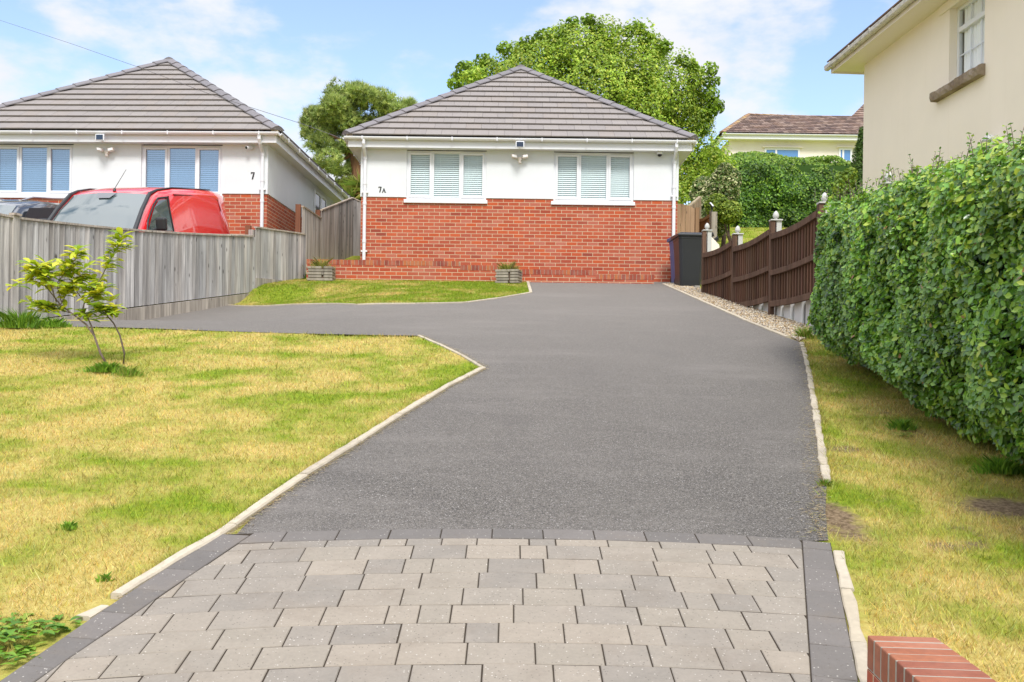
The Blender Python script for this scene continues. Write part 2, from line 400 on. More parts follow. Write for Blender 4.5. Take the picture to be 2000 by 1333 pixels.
M = dict(
    white=m_render("white render", (.74,.765,.785), .3, .04, grime=(.62,.63,.62)),
    cream=m_render("cream render", (.90,.815,.71), .4, .02, grime=(.80,.71,.60)),
    farcream=m_render("pale cream render", (.85,.78,.70), .2, .05),
    upvc=mat("white plastic", (.75,.76,.79), .35, .5),
    creamsoffit=mat("cream painted boards", (.82,.74,.68), .5, .4),
    gutterold=None,
    soffit=mat("white soffit board", (.70,.70,.71), .5, .4),
    brick=m_brick(),
    dark=mat("dark plastic", (.02,.021,.024), .45, .5),
    black=mat("black", (.012,.012,.013), .5, .4),
    cavity=mat("dark room", (.03,.035,.045), .9, .1),
    blind=mat("white blind slat", (.66,.76,.77), .45, .4),
    blindgap=mat("blind backing", (.25,.33,.36), .8, .2),
    glass=m_glass("window glass", (.97,.99,.99), .0, k=1.0), curtainglass=m_glass("clear glass", (.95,.97,.98), -.04, k=.6),
    glassblue=m_glass("reflecting glass tinted sky blue", (.42,.54,.68), .16),  # blue tint paints in sky reflection on top of the real gloss
    carglass=m_glass("car glass", (.45,.58,.56), .16),
    redpaint=mat("red car paint", (.80,.018,.018), .25, .5),
    greypaint=mat("dark grey car paint", (.035,.04,.05), .2, .6),
    kerb=m_col("kerb concrete", .85, .2, .32, 18, .6, (.46,.39,.29)),
    paver=m_col("concrete paver", .85, .25, .2, 60, .6, (.42,.36,.30), .004, .9),
    charcoal=m_col("charcoal paver", .85, .25, .18, 60, .5, (.24,.22,.21), .004, .9),
    onedge=m_col("coping brick", .8, .3, .35, 40, .6, (.5,.25,.18)),
    fence=m_wood("weathered grey boards", (.64,.62,.60), (.27,.255,.25)),
    darkfence=m_wood("brown stained timber", (.20,.120,.083), (.085,.049,.034), knots=False),
    newwood=m_wood("pale new timber", (.55,.38,.24), (.38,.24,.14)),
    palewood=m_wood("bleached timber", (.46,.41,.34), (.30,.26,.21)),
    rusttimber=m_wood("red brown post", (.30,.12,.065), (.20,.085,.05)),
    tile=m_col("grey concrete roof tile", .75, .3, .14, 14, .3, (.30,.27,.255)),
    hip=m_col("purple grey hip tile", .7, .3, .2, 12, .3, (.25,.23,.25)),
    browntile=m_col("brown roof tile", .8, .3, .3, 12, .4, (.34,.22,.13)),
    underlay=mat("roof underlay", (.02,.018,.017), .9, .1),
    leaf=m_leaf("leaf", .45, .38), glossleaf=m_leaf("glossy leaf", .26, .25, .6), needle=m_leaf("needle", .6, .15, .25),
    bark=m_wood("bark", (.14,.10,.075), (.06,.042,.032), knots=False),
    saplingbark=m_wood("sapling bark", (.26,.20,.17), (.13,.10,.085), knots=False),
    pinebark=m_wood("pine bark", (.30,.15,.08), (.12,.065,.04), knots=False),
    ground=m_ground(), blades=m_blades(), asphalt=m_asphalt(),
    joint=mat("joint sand", (.045,.035,.026), .95, .1),
    stone=m_col("stone", .85, .25, .3, 30, .5, (.5,.45,.35)),
    whitestone=m_render("painted block", (.72,.72,.72), .8, .08, grime=(.35,.3,.26)),
    bin=mat("grey bin plastic", (.017,.019,.023), .4, .5),
    binblue=mat("blue bin plastic", (.02,.10,.28), .4, .5),
    finial=mat("white painted finial", (.50,.50,.48), .5, .4),
    soil=m_col("soil", .95, .1, .4, 20, .8, (.3,.22,.15)),
    lace=mat("net curtain", (.9,.9,.9), .9, .1),
    solar=mat("solar cell", (.02,.035,.07), .25, .6),
    lampglass=mat("opal globe", (.85,.85,.85), .2, .6),
    interior=mat("car interior", (.05,.055,.06), .9, .1),
    wire=mat("cable", (.20,.20,.22), .6, .3),
)
for k_ in ("redpaint", "greypaint"):
    b_ = M[k_].node_tree.nodes["Principled BSDF"]; b_.inputs["Coat Weight"].default_value = 1.0; b_.inputs["Coat Roughness"].default_value = .03; b_.inputs["Coat IOR"].default_value = 1.9
def m_screen(name):
    m = mat(name, (.07,.095,.095), .04, .9); m.node_tree.nodes["Principled BSDF"].inputs["IOR"].default_value = 1.85; return m
def m_oldgutter():
    m = mat("old white gutter", (.65,.62,.58), .5, .4); t = NT(m); o = t.obj()
    n = t.noise(t.map(o, (9, 3, 9)), 2.0, 5, .7)
    t.base(t.mix(t.rng(n, .48, .66, 0, .8), (.62,.58,.53), (.22,.21,.19))); return m
M["gutterold"] = m_oldgutter()

# ------------------------------------------------------------------ polygon tools
def clip_convex(poly, clip):
    """Sutherland-Hodgman of a 2-D polygon by a counter-clockwise convex clip polygon"""
    outp = [tuple(p[:2]) for p in poly]
    for i in range(len(clip)):
        a, b = clip[i], clip[(i+1) % len(clip)]; inp = outp; outp = []
        if not inp: return []
        sd_ = lambda p: (b[0]-a[0])*(p[1]-a[1]) - (b[1]-a[1])*(p[0]-a[0])
        for j in range(len(inp)):
            p, q = inp[j-1], inp[j]; sp, sq = sd_(p), sd_(q)
            if sq >= 0:
                if sp < 0: k = sp/(sp-sq); outp.append((p[0]+(q[0]-p[0])*k, p[1]+(q[1]-p[1])*k))
                outp.append(q)
            elif sp >= 0: k = sp/(sp-sq); outp.append((p[0]+(q[0]-p[0])*k, p[1]+(q[1]-p[1])*k))
    return outp
def area2(p): return sum(p[i-1][0]*p[i][1]-p[i][0]*p[i-1][1] for i in range(len(p)))/2
def sheet(name, poly, m, off, step=.5, flat=False):
    """a ground sheet that follows the slope"""
    bm = bmesh.new(); vs = [bm.verts.new((p[0], p[1], 0)) for p in poly]; bm.faces.new(vs)
    ys = [p[1] for p in poly]; y0, y1 = min(ys), max(ys)
    cuts = [y0 + step*i for i in range(1, int((y1-y0)/step)+1)] + [p[0] for p in HP if y0 < p[0] < y1]
    for c in cuts: bmesh.ops.bisect_plane(bm, geom=bm.verts[:]+bm.edges[:]+bm.faces[:], plane_co=(0,c,0), plane_no=(0,1,0))
    if min(p[0] for p in poly) < -2 and not flat:
        for i in range(1, 40): bmesh.ops.bisect_plane(bm, geom=bm.verts[:]+bm.edges[:]+bm.faces[:], plane_co=(-i*.3,0,0), plane_no=(1,0,0))
    for v in bm.verts: v.co.z = H(v.co.y, 0 if flat else v.co.x) + off
    bmesh.ops.triangulate(bm, faces=bm.faces); bmesh.ops.recalc_face_normals(bm, faces=bm.faces)
    for f in bm.faces:
        if f.normal.z < 0: f.normal_flip()
    me = bpy.data.meshes.new(name); bm.to_mesh(me); bm.free()
    return kind(link(name, me, m), 'structure')

# ================================================================== THE GROUND
def inside_np(poly, x, y):
    r = np.zeros(len(x), bool); n = len(poly)
    for i in range(n):
        x0, y0 = poly[i][0], poly[i][1]; x1, y1 = poly[(i+1) % n][0], poly[(i+1) % n][1]
        if y0 == y1: continue
        c = ((y0 > y) != (y1 > y)) & (x < (x1-x0)*(y-y0)/(y1-y0)+x0); r ^= c
    return r
gp = lambda L_: [G(*p) for p in L_]
ys = sorted(set([-60,-30,-10,0,1,2,3,3.8,4.63]+[5+.5*i for i in range(15)]+[12.5+.25*i for i in range(37)]+[22+i for i in range(14)]+[20.0,21.3,40,50,60,75,90,150,400]))
xs = [-300,-100,-50,-25,-12]+[-9+.25*i for i in range(33)]+[0,3,6,12,25,50,100,300]
V = [(x, y, H(y, x)) for y in ys for x in xs]; nx_ = len(xs)
_dr = [(p.x, p.y) for p in gp([(190,638),(430,646),(700,653),(820,655),(1000,600),(905,596),(700,600),(440,600)])]
_in = inside_np(_dr, np.array([v[0] for v in V]), np.array([v[1] for v in V])); V = [(v[0], v[1], v[2]-.025*float(k)) for v, k in zip(V, _in)]
me = bpy.data.meshes.new("ground"); me.from_pydata(V, [], [(j*nx_+i, j*nx_+i+1, (j+1)*nx_+i+1, (j+1)*nx_+i) for j in range(len(ys)-1) for i in range(nx_-1)])
kind(link("ground", me, M["ground"]), 'structure')

def FX(Y):   # left boundary fence line
    return -6.53 + (Y-12.6)*(2.27/7.9)
def RX(Y):   # brown fence line
    return 3.43 + (18-Y)*.0914
gp = lambda L_: [G(*p) for p in L_]
kerb_left = gp([(225,1172),(330,1108),(440,1043),(520,984),(600,929),(700,866),(800,802),(880,754),(943,722)])
kerb_notch = gp([(943,720),(905,697),(860,675),(818,657)])
kerb_upper = gp([(440,597),(560,597),(700,597),(800,595),(905,593),(980,583),(1037,573),(1028,546)])
kerb_right = gp([(1296,556),(1350,580),(1400,602),(1460,629),(1540,661)])
kerb_rough = gp([(1566,671),(1574,700),(1583,745),(1592,800),(1600,850),(1607,900),(1615,943)])
arm_low = gp([(700,655),(560,652),(430,648),(300,643),(240,641),(194,640)])
yl = arm_low[-1].y
drive = [G(462,1046)] + kerb_left[3:] + kerb_notch[1:] + arm_low + [Vector((FX(arm_low[-1].y)-.25, arm_low[-1].y, 0)), Vector((FX(kerb_upper[0].y)-.25, kerb_upper[0].y, 0)), kerb_upper[0]] + kerb_upper[1:] \
      + [Vector((kerb_upper[-1].x, 20.3, 0)), Vector((kerb_upper[-1].x, 21.2, 0)), Vector((3.5, 21.3, 0)), Vector((4.2, 21.3, 0)), Vector((4.2, 20.5, 0))] + kerb_right + kerb_rough \
      + gp([(1612,1000),(1618,1058)])
# lower end: arc under the charcoal course
KB, XC = .060, .16
arc = lambda Y, x: Y - KB*(x-XC)**2
YTOP = 4.835
xr = drive[-1].x; xl = drive[0].x
drive += [Vector((x, arc(YTOP, x)-.03, 0)) for x in np.linspace(xr, xl, 12)[1:-1]]
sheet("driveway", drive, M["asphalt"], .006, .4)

def kerb(name, pts, wd, ht, seg=.9, rough=0, label=None):
    """precast edging lengths with fine joints, laid along a path"""
    mb = MB(); P = [Vector((p.x, p.y, 0)) for p in pts]; d = [0]
    for i in range(1, len(P)): d.append(d[-1] + (P[i]-P[i-1]).length)
    def at(s):
        s = max(0, min(d[-1], s)); i = max(j for j in range(len(d)-1) if d[j] <= s + 1e-9)
        k = (s-d[i])/(d[i+1]-d[i]); return P[i].lerp(P[i+1], k)
    s = 0
    while s < d[-1]-.02:
        e = min(s + seg*random.uniform(.9, 1.1), d[-1]); col = random.choice([(.52,.45,.34),(.57,.50,.39),(.48,.42,.33),(.55,.48,.37)])
        n = max(1, int((e-s)/.12)); q = [at(s + .004 + (e-s-.008)*k/n) for k in range(n+1)]
        rings = []
        for k, p in enumerate(q):
            t_ = (q[min(k+1, n)] - q[max(k-1, 0)]).normalized(); sd_ = Vector((t_.y, -t_.x, 0))
            w2 = wd/2*(1+random.uniform(-1, 1)*rough); h2 = ht*(1+random.uniform(-1, .6)*rough); z = H(p.y, p.x)
            o_ = random.uniform(-1, 1)*rough*wd*.3
            rings.append([(p+sd_*(a*w2+o_)) + Vector((0,0,z+b)) for a, b in ((-1,-.06),(1,-.06),(1,h2*.7),(.75,h2),(-.75,h2),(-1,h2*.7))])
        mb.loft(rings, col=col); s = e
    o = mb.build(name, M["kerb"]); return kind(o, 'structure')
kerb("kerb", kerb_left, .058, .030, .9, .12)
kerb("kerb", kerb_notch, .040, .016, .9, .08)
kerb("kerb", kerb_upper, .055, .024, .9, .05)
kerb("kerb", kerb_right, .060, .026, .9, .10)
kerb("kerb", kerb_rough, .048, .020, .22, .28)
kerb("kerb", gp([(1637,1080),(1650,1140),(1668,1220),(1690,1333)]) + [Vector((1.19, 2.9, 0))], .052, .012, .5, .25)
kerb("kerb", gp([(160,1213),(205,1185)]), .05, .016, .2, .5)

# ---------------------------------------------------------------- block paving at the mouth of the drive
oL = gp([(434,1047),(210,1195),(0,1341)]); iL = gp([(500,1047),(308,1177),(87,1330)])
oR = gp([(1620,1057),(1675,1333)]); iR = gp([(1566,1060),(1584,1333)])
def lin(p, q):
    def f(y): k = (y-p.y)/(q.y-p.y); return p.x+(q.x-p.x)*k
    return f
def pw(ps):
    yy = [p.y for p in ps][::-1]; xx = [p.x for p in ps][::-1]
    s0 = (xx[1]-xx[0])/(yy[1]-yy[0]); s1 = (xx[-1]-xx[-2])/(yy[-1]-yy[-2])
    return lambda y: xx[0]+(y-yy[0])*s0 if y < yy[0] else (xx[-1]+(y-yy[-1])*s1 if y > yy[-1] else float(np.interp(y, yy, xx)))
fOL, fIL, fOR, fIR = pw(oL), pw(iL), lin(*oR), lin(*iR)
YB = 1.6
base_poly = [Vector((fOL(y), y, 0)) for y in (4.7, 4.2, 3.6, 3.0, 2.3, YB)] + [Vector((fOR(y), y, 0)) for y in (YB, 3.0, 4.7)] + [Vector((x, arc(YTOP, x), 0)) for x in np.linspace(fOR(4.7), fOL(4.7), 10)[1:-1]]
sheet("paving_bed", base_poly, M["joint"], .0172, .4)
def slab(mb, poly, col, top=.0205, g=.0024):
    """one block: shrink a little for the joint, small chamfer"""
    if len(poly) < 3 or abs(area2(poly)) < .0015: return
    if area2(poly) < 0: poly = poly[::-1]
    q_ = []
    for p in poly:
        if not q_ or math.hypot(p[0]-q_[-1][0], p[1]-q_[-1][1]) > .012: q_.append((p[0], p[1]))
    if math.hypot(q_[0][0]-q_[-1][0], q_[0][1]-q_[-1][1]) < .012: q_.pop()
    poly = q_
    if len(poly) < 3: return
    cx = sum(p[0] for p in poly)/len(poly); cy = sum(p[1] for p in poly)/len(poly)
    def inset(d):
        r = []; m_ = len(poly)
        for i in range(m_):
            p0, p1, p2 = Vector(poly[i-1]), Vector(poly[i]), Vector(poly[(i+1) % m_]); e1 = (p1-p0).normalized(); e2 = (p2-p1).normalized()
            n1, n2 = Vector((-e1.y, e1.x)), Vector((-e2.y, e2.x)); bi = (n1+n2); k = max(.35, 1+n1.dot(n2)); v = p1+bi*(d/k); r.append((v.x, v.y))
        return r
    a, b = inset(g), inset(g+.0028); n = len(poly); dz = random.uniform(-.0012, .0012); tx, ty = random.uniform(-.010,.010), random.uniform(-.004,.004)
    z = lambda x, y, h: H(y)+h+dz+(x-cx)*tx+(y-cy)*ty
    vs = [(x, y, z(x, y, 0)) for x, y in a] + [(x, y, z(x, y, top-.0028)) for x, y in a] + [(x, y, z(x, y, top)) for x, y in b]
    fs = [(i, (i+1) % n, n+(i+1) % n, n+i) for i in range(n)] + [(n+i, n+(i+1) % n, 2*n+(i+1) % n, 2*n+i) for i in range(n)] + [tuple(range(2*n, 3*n))]
    mb.add(vs, fs, col)
pv = MB(); pal = [(.300,.262,.215),(.285,.252,.210),(.315,.272,.220),(.270,.240,.203),(.290,.255,.208),(.248,.222,.190)]
clip = [(fIL(YB), YB), (fIR(YB), YB), (fIR(4.75), 4.75), (fIL(4.75), 4.75)]
# left inner line is slightly bent: clip with its two straight pieces
Y0 = 4.605; rows = [(Y0, Y0+.088)] + [(Y0-.163*(k+1), Y0-.163*k) for k in range(19)]
for r, (ya, yb) in enumerate(rows):
    x = -2.9 - random.uniform(0, .24)
    while x < 1.7:
        wd = random.choice([.24,.24,.24,.24,.12,.16,.24,.16,.24]) + .003
        q = [(x, arc(ya, x)), (x+wd, arc(ya, x+wd)), (x+wd, arc(yb, x+wd)), (x, arc(yb, x))]
        ym = (ya+yb)/2
        cl = [(fIL(ym-.3), ym-.3), (fIR(ym-.3), ym-.3), (fIR(ym+.4), ym+.4), (fIL(ym+.4), ym+.4)]
        slab(pv, clip_convex(q, cl), random.choice(pal)); x += wd
kind(pv.build("paving", M["paver"]), 'structure')
ch = MB(); cpal = [(.165,.150,.138),(.145,.133,.123),(.178,.161,.148),(.155,.142,.131)]
ya, yb = Y0+.090, Y0+.228; x = -1.30
while x < 1.5:
    wd = .243
    q = [(x, arc(ya, x)), (x+wd, arc(ya, x+wd)), (x+wd, arc(yb, x+wd)), (x, arc(yb, x))]
    cl = [(fIL(4.3), 4.3), (fIR(4.3), 4.3), (fIR(5.1), 5.1), (fIL(5.1), 5.1)]
    slab(ch, clip_convex(q, cl), random.choice(cpal), .021); x += wd
y = 4.70
while y > YB:      # left border course, then right
    y2 = y-.215; slab(ch, [(fOL(y2), y2), (fIL(y2-.02), y2-.02), (fIL(y-.02), y-.02), (fOL(y), y)], random.choice(cpal), .021); y = y2
y = 4.72
while y > YB:
    y2 = y-(.243 if y < 4.7 else .10); slab(ch, [(fIR(y2), y2), (fOR(y2-.03), y2-.03), (fOR(y-.03), y-.03), (fIR(y), y)], random.choice(cpal), .021); y = y2
kind(ch.build("paving_border", M["charcoal"]), 'structure')

# neighbour's drive behind the fence, gravel bed
sheet("neighbour_driveway", [Vector((-14, 12, 0)), Vector((FX(12)-.1, 12, 0)), Vector((FX(20.3)-.1, 20.3, 0)), Vector((-5.0, 20.55, 0)), Vector((-14, 20.8, 0))], M["asphalt"], .006, .6, True)
grav_poly = [Vector((p.x+.03, p.y, 0)) for p in kerb_right] + [Vector((G(1560,668).x, G(1560,668).y, 0)), Vector((G(1600,655).x, G(1600,655).y, 0)), Vector((RX(13)+.05, 13, 0)), Vector((RX(18)+.05, 18, 0)), Vector((3.6, 20.3, 0))]
def sample_poly(poly, n):
    xs_ = [p[0] for p in poly]; ys_ = [p[1] for p in poly]; X = []; Yy = []
    while sum(len(a) for a in X) < n:
        x = RNG.uniform(min(xs_), max(xs_), n*2); y_ = RNG.uniform(min(ys_), max(ys_), n*2); k = inside_np(poly, x, y_); X.append(x[k]); Yy.append(y_[k])
    return np.concatenate(X)[:n], np.concatenate(Yy)[:n]
sheet("gravel_bed", grav_poly, mat("gravel base", (.30,.22,.13), .95, .1), .005, .6)
n = 9000; gx, gy = sample_poly([(p.x, p.y) for p in grav_poly], n); sz = RNG.uniform(.009, .021, n)
octv = np.array([(1,0,0),(0,1,0),(-1,0,0),(0,-1,0),(0,0,.7),(0,0,-.7)]); octf = np.array([(0,1,4),(1,2,4),(2,3,4),(3,0,4),(1,0,5),(2,1,5),(3,2,5),(0,3,5)])
ang = RNG.uniform(0, 2*PI, n); ca_, sa_ = np.cos(ang), np.sin(ang)
Vg = octv[None]*sz[:, None, None]*RNG.uniform(.6, 1.3, (n, 6, 1)); X_ = Vg[..., 0]*ca_[:, None]-Vg[..., 1]*sa_[:, None]; Y_ = Vg[..., 0]*sa_[:, None]+Vg[..., 1]*ca_[:, None]
Vg = np.stack([X_+gx[:, None], Y_+gy[:, None], Vg[..., 2]+(Hn(gy)+.010+RNG.uniform(0, .02, n))[:, None]], -1).reshape(-1, 3)
Fg = (octf[None]+6*np.arange(n)[:, None, None]).reshape(-1, 3)
gp_ = np.array([(.62,.48,.30),(.50,.36,.20),(.70,.62,.48),(.42,.30,.18),(.58,.52,.44),(.36,.30,.25)])
kind(mesh_np("gravel", Vg, Fg, M["stone"], np.repeat(gp_[RNG.integers(0, 6, n)], 6, 0)), 'stuff')

# ================================================================== GRASS BLADES
def blades(name, poly, n, hmin, hmax, wd, lean=.8, excl=None, tint=(1,1,1), near=None, extra=None):
    x, y = sample_poly(poly, n)
    if near is not None:   # thin out with distance
        k = RNG.uniform(0, 1, len(x)) < np.clip(near/y, 0, 1)**1.6; x, y = x[k], y[k]
    if excl is not None:
        k = ~excl(x, y); x, y = x[k], y[k]
    n = len(x); h = RNG.uniform(hmin, hmax, n)*RNG.choice([.7, 1, 1, 1.2], n); a = RNG.uniform(0, 2*PI, n); dx, dy = np.cos(a), np.sin(a)
    b = RNG.uniform(0, 2*PI, n); ln = h*RNG.uniform(.2, lean+.5, n); scale = np.clip(y/5, 1, 3.2)*wd/2
    z = Hn(y, x)
    p0 = np.stack([x-dx*scale, y-dy*scale, z-.003], -1); p1 = np.stack([x+dx*scale, y+dy*scale, z-.003], -1)
    p2 = np.stack([x+np.cos(b)*ln, y+np.sin(b)*ln, z+h*.9], -1)
    V_ = np.stack([p0, p1, p2], 1).reshape(-1, 3); F_ = np.arange(3*n).reshape(-1, 3)
    br = RNG.uniform(.55, 1.45, n); hu = RNG.uniform(-1, 1, n); c = np.stack([br*tint[0]*(1+.16*hu), br*tint[1]*(1-.08*hu), br*tint[2]*RNG.uniform(.6, 1.6, n)], -1)
    return kind(mesh_np(name, V_, F_, M["blades"], np.repeat(c, 3, 0)), 'stuff')
kl = kerb_left
low_lawn = [(fOL(y)-.10, y) for y in (2.4, 3.0, 3.4, 3.8, 4.1)] + [(p.x-.010, p.y) for p in kl[1:]] + [(p.x-.02, p.y-.01) for p in kerb_notch[1:]] + [(p.x, p.y-.03) for p in arm_low] + [(FX(yl-.1)+.03, yl-.15), (FX(11), 11), (FX(11)-3.6, 11-4), (-4.5, 4), (-3, 2.4)]
blades("grass", low_lawn, 420000, .012, .036, .0036, near=4.8)
up_lawn = [(p.x, p.y+.03) for p in kerb_upper] + [(kerb_upper[-1].x-.05, 20.1), (FX(20.0), 20.05), (kerb_upper[0].x+.0, kerb_upper[0].y+.05)]
blades("grass", up_lawn, 90000, .012, .034, .0032)
verge = [(p.x+.035, p.y) for p in kerb_rough][::-1] + [(G(1600,655).x, G(1600,655).y), (4.6, 11.2), (4.6, 2.4), (1.30, 2.4), (1.22, 3.2), (fOR(4.4)+.10, 4.4), (fOR(4.7)+.01, 4.7)][:]
verge = [(p.x+.03, p.y) for p in kerb_rough[::-1]] + [(G(1566,668).x, G(1566,668).y), (3.75, 12.4), (4.9, 12.4), (4.9, 2.2), (1.30, 2.2), (1.27, 3.3), (fOR(4.4)+.07, 4.4), (fOR(4.75)+.01, 4.75), (fOR(4.75)+.01, 5.2)]
def bare_patch(x, y):
    a = ((x-1.66)/.17)**2 + ((y-5.15)/.42)**2 < RNG.uniform(.5, 1.1, len(x))
    b = ((x-2.65)/.30)**2 + ((y-5.35)/.22)**2 < RNG.uniform(.5, 1.1, len(x))
    return a | b
blades("grass", verge, 230000, .012, .038, .0036, near=5.0, excl=bare_patch)
back_lawn = [(3.6,21.5),(14,21.5),(16,35),(4,35)]
blades("grass", low_lawn, 26000, .035, .065, .0042, near=4.8)
blades("grass", verge, 15000, .035, .065, .0042, near=5.0, excl=bare_patch)
blades("grass", back_lawn, 26000, .03, .06, .006)

def verge_fringe(pts, n, side):
    P = [(p.x+side*.026, p.y) for p in pts]; Q = [(p.x+side*.062, p.y) for p in pts][::-1]
    blades("grass", P+Q, n, .03, .055, .0036, lean=1.0)
verge_fringe(kerb_left, 3600, -1); verge_fringe(kerb_rough, 1600, 1)
def clippings(name, pts, n, spread, side):
    P = [(p.x, p.y) for p in pts]; i = RNG.integers(0, len(P)-1, n); k = RNG.uniform(0, 1, n); Pn = np.array(P)
    x = Pn[i, 0]+(Pn[i+1, 0]-Pn[i, 0])*k+side*np.abs(RNG.normal(0, spread, n)); y = Pn[i, 1]+(Pn[i+1, 1]-Pn[i, 1])*k+RNG.normal(0, spread*.5, n)
    a = RNG.uniform(0, 2*PI, n); ln = RNG.uniform(.006, .022, n); w_ = RNG.uniform(.0008, .0018, n); z = Hn(y, x)+.022*0+.010+RNG.uniform(0, .006, n)
    dx, dy = np.cos(a)*ln, np.sin(a)*ln; sx_, sy_ = -np.sin(a)*w_, np.cos(a)*w_
    V_ = np.stack([np.stack([x-dx-sx_, y-dy-sy_, z], -1), np.stack([x+dx-sx_, y+dy-sy_, z+.001], -1), np.stack([x+dx+sx_, y+dy+sy_, z+.002], -1), np.stack([x-dx+sx_, y-dy+sy_, z], -1)], 1).reshape(-1, 3)
    c_ = np.array([(.62,.47,.24),(.50,.36,.16),(.66,.55,.33),(.36,.34,.12)])[RNG.integers(0, 4, n)]
    return kind(mesh_np(name, V_, np.arange(4*n).reshape(-1, 4), M["leaf"], np.repeat(c_, 4, 0)), 'stuff')
clippings("dry_clippings", kerb_left, 2600, .035, 1)
clippings("dry_clippings", kerb_rough+gp([(1612,1000),(1618,1058)]), 1500, .06, -1)
clippings("dry_clippings", kerb_notch, 500, .04, 1)
# ================================================================== ROOFS
def tiled_plane(O, u, s, poly, gauge, width, colf, parent, m, thick=.024, tilt=.046, under=.040, name="roof_slope", gap=.004):
    """lapped tiles over polygon poly, in (a,b) = metres along the eave and up the slope"""
    O, u, s = Vector(O), Vector(u).normalized(), Vector(s).normalized(); n = u.cross(s).normalized()
    if n.z < 0: n = -n
    if area2(poly) < 0: poly = poly[::-1]
    mb = MB(); P3 = lambda a, b, h: O+u*a+s*b+n*h
    mb.add([P3(a, b, 0) for a, b in poly], [tuple(range(len(poly)))], (.03,.028,.026))
    b1 = max(p[1] for p in poly); a0 = min(p[0] for p in poly); a1 = max(p[0] for p in poly)
    nr = int(math.ceil(b1/gauge))
    for r in range(nr):
        lo, hi = r*gauge-(.03 if r == 0 else .0), (r+1)*gauge+.05
        x = a0 - (width*.5 if r % 2 else 0)
        while x < a1:
            q = clip_convex([(x+gap/2, lo), (x+width-gap/2, lo), (x+width-gap/2, hi), (x+gap/2, hi)], [(p[0], p[1]) if r or p[1] > 0 else (p[0], -.03) for p in poly])
            x += width
            if len(q) < 3 or area2(q) < .003: continue
            jit = random.uniform(0, .002)
            hh = lambda b: under+(tilt-.006)*max(0, 1-(b-lo)/(hi-lo))+jit
            top = [P3(a, b, hh(b)+thick) for a, b in q]; bot = [P3(a, b, hh(b)) for a, b in q]; k = len(q)
            mb.add(bot+top, [tuple(range(k, 2*k))]+[(i, (i+1) % k, k+(i+1) % k, k+i) for i in range(k)]+[tuple(reversed(range(k)))], colf())
    return mb.build(name, m, parent, fixn=False)
def hip_tiles(a, b, parent, seg=.42, wd=.135, up=(0,0,1), drop=.06, colf=None, m=None, lift=.075):
    """angular hip tiles lapped from the eave upwards: one mesh per hip"""
    a, b = Vector(a), Vector(b); d = (b-a).normalized(); L_ = (b-a).length; n_ = max(1, int(round(L_/seg))); sg = L_/n_
    sd_ = d.cross(Vector(up)).normalized(); un = sd_.cross(d).normalized(); mb = MB()
    for i in range(n_):
        p, q = a+d*(i*sg), a+d*((i+1)*sg+.05); w0, w1 = wd*1.06, wd*.96; h0, h1 = lift+.022, lift+.002
        ring = lambda c, w_, h: [c-sd_*w_+un*(h-drop), c-sd_*w_*.45+un*(h-.008), c+un*(h+.012), c+sd_*w_*.45+un*(h-.008), c+sd_*w_+un*(h-drop), c+sd_*w_+un*(h-drop-.02), c-sd_*w_+un*(h-drop-.02)]
        mb.loft([ring(p, w0, h0), ring(q, w1, h1)], col=(colf or (lambda: (.2,.2,.2)))())
    return mb.build("hip_tiles", m or M["hip"], parent)

def gutter(mb, a, b, r=.056, outw=(0,-1,0)):
    """half round gutter from a to b, outw points away from the house"""
    a, b, o_ = Vector(a), Vector(b), Vector(outw); up = Vector((0,0,1)); prof = []
    for k in range(9): t_ = PI*k/8; prof.append((math.cos(t_)*r, -math.sin(t_)*r))
    prof += [(-r+.004, .004), (0, -.03), (r-.004, .004)]
    mb.loft([[p+o_*x+up*z for x, z in prof] for p in (a, b)])

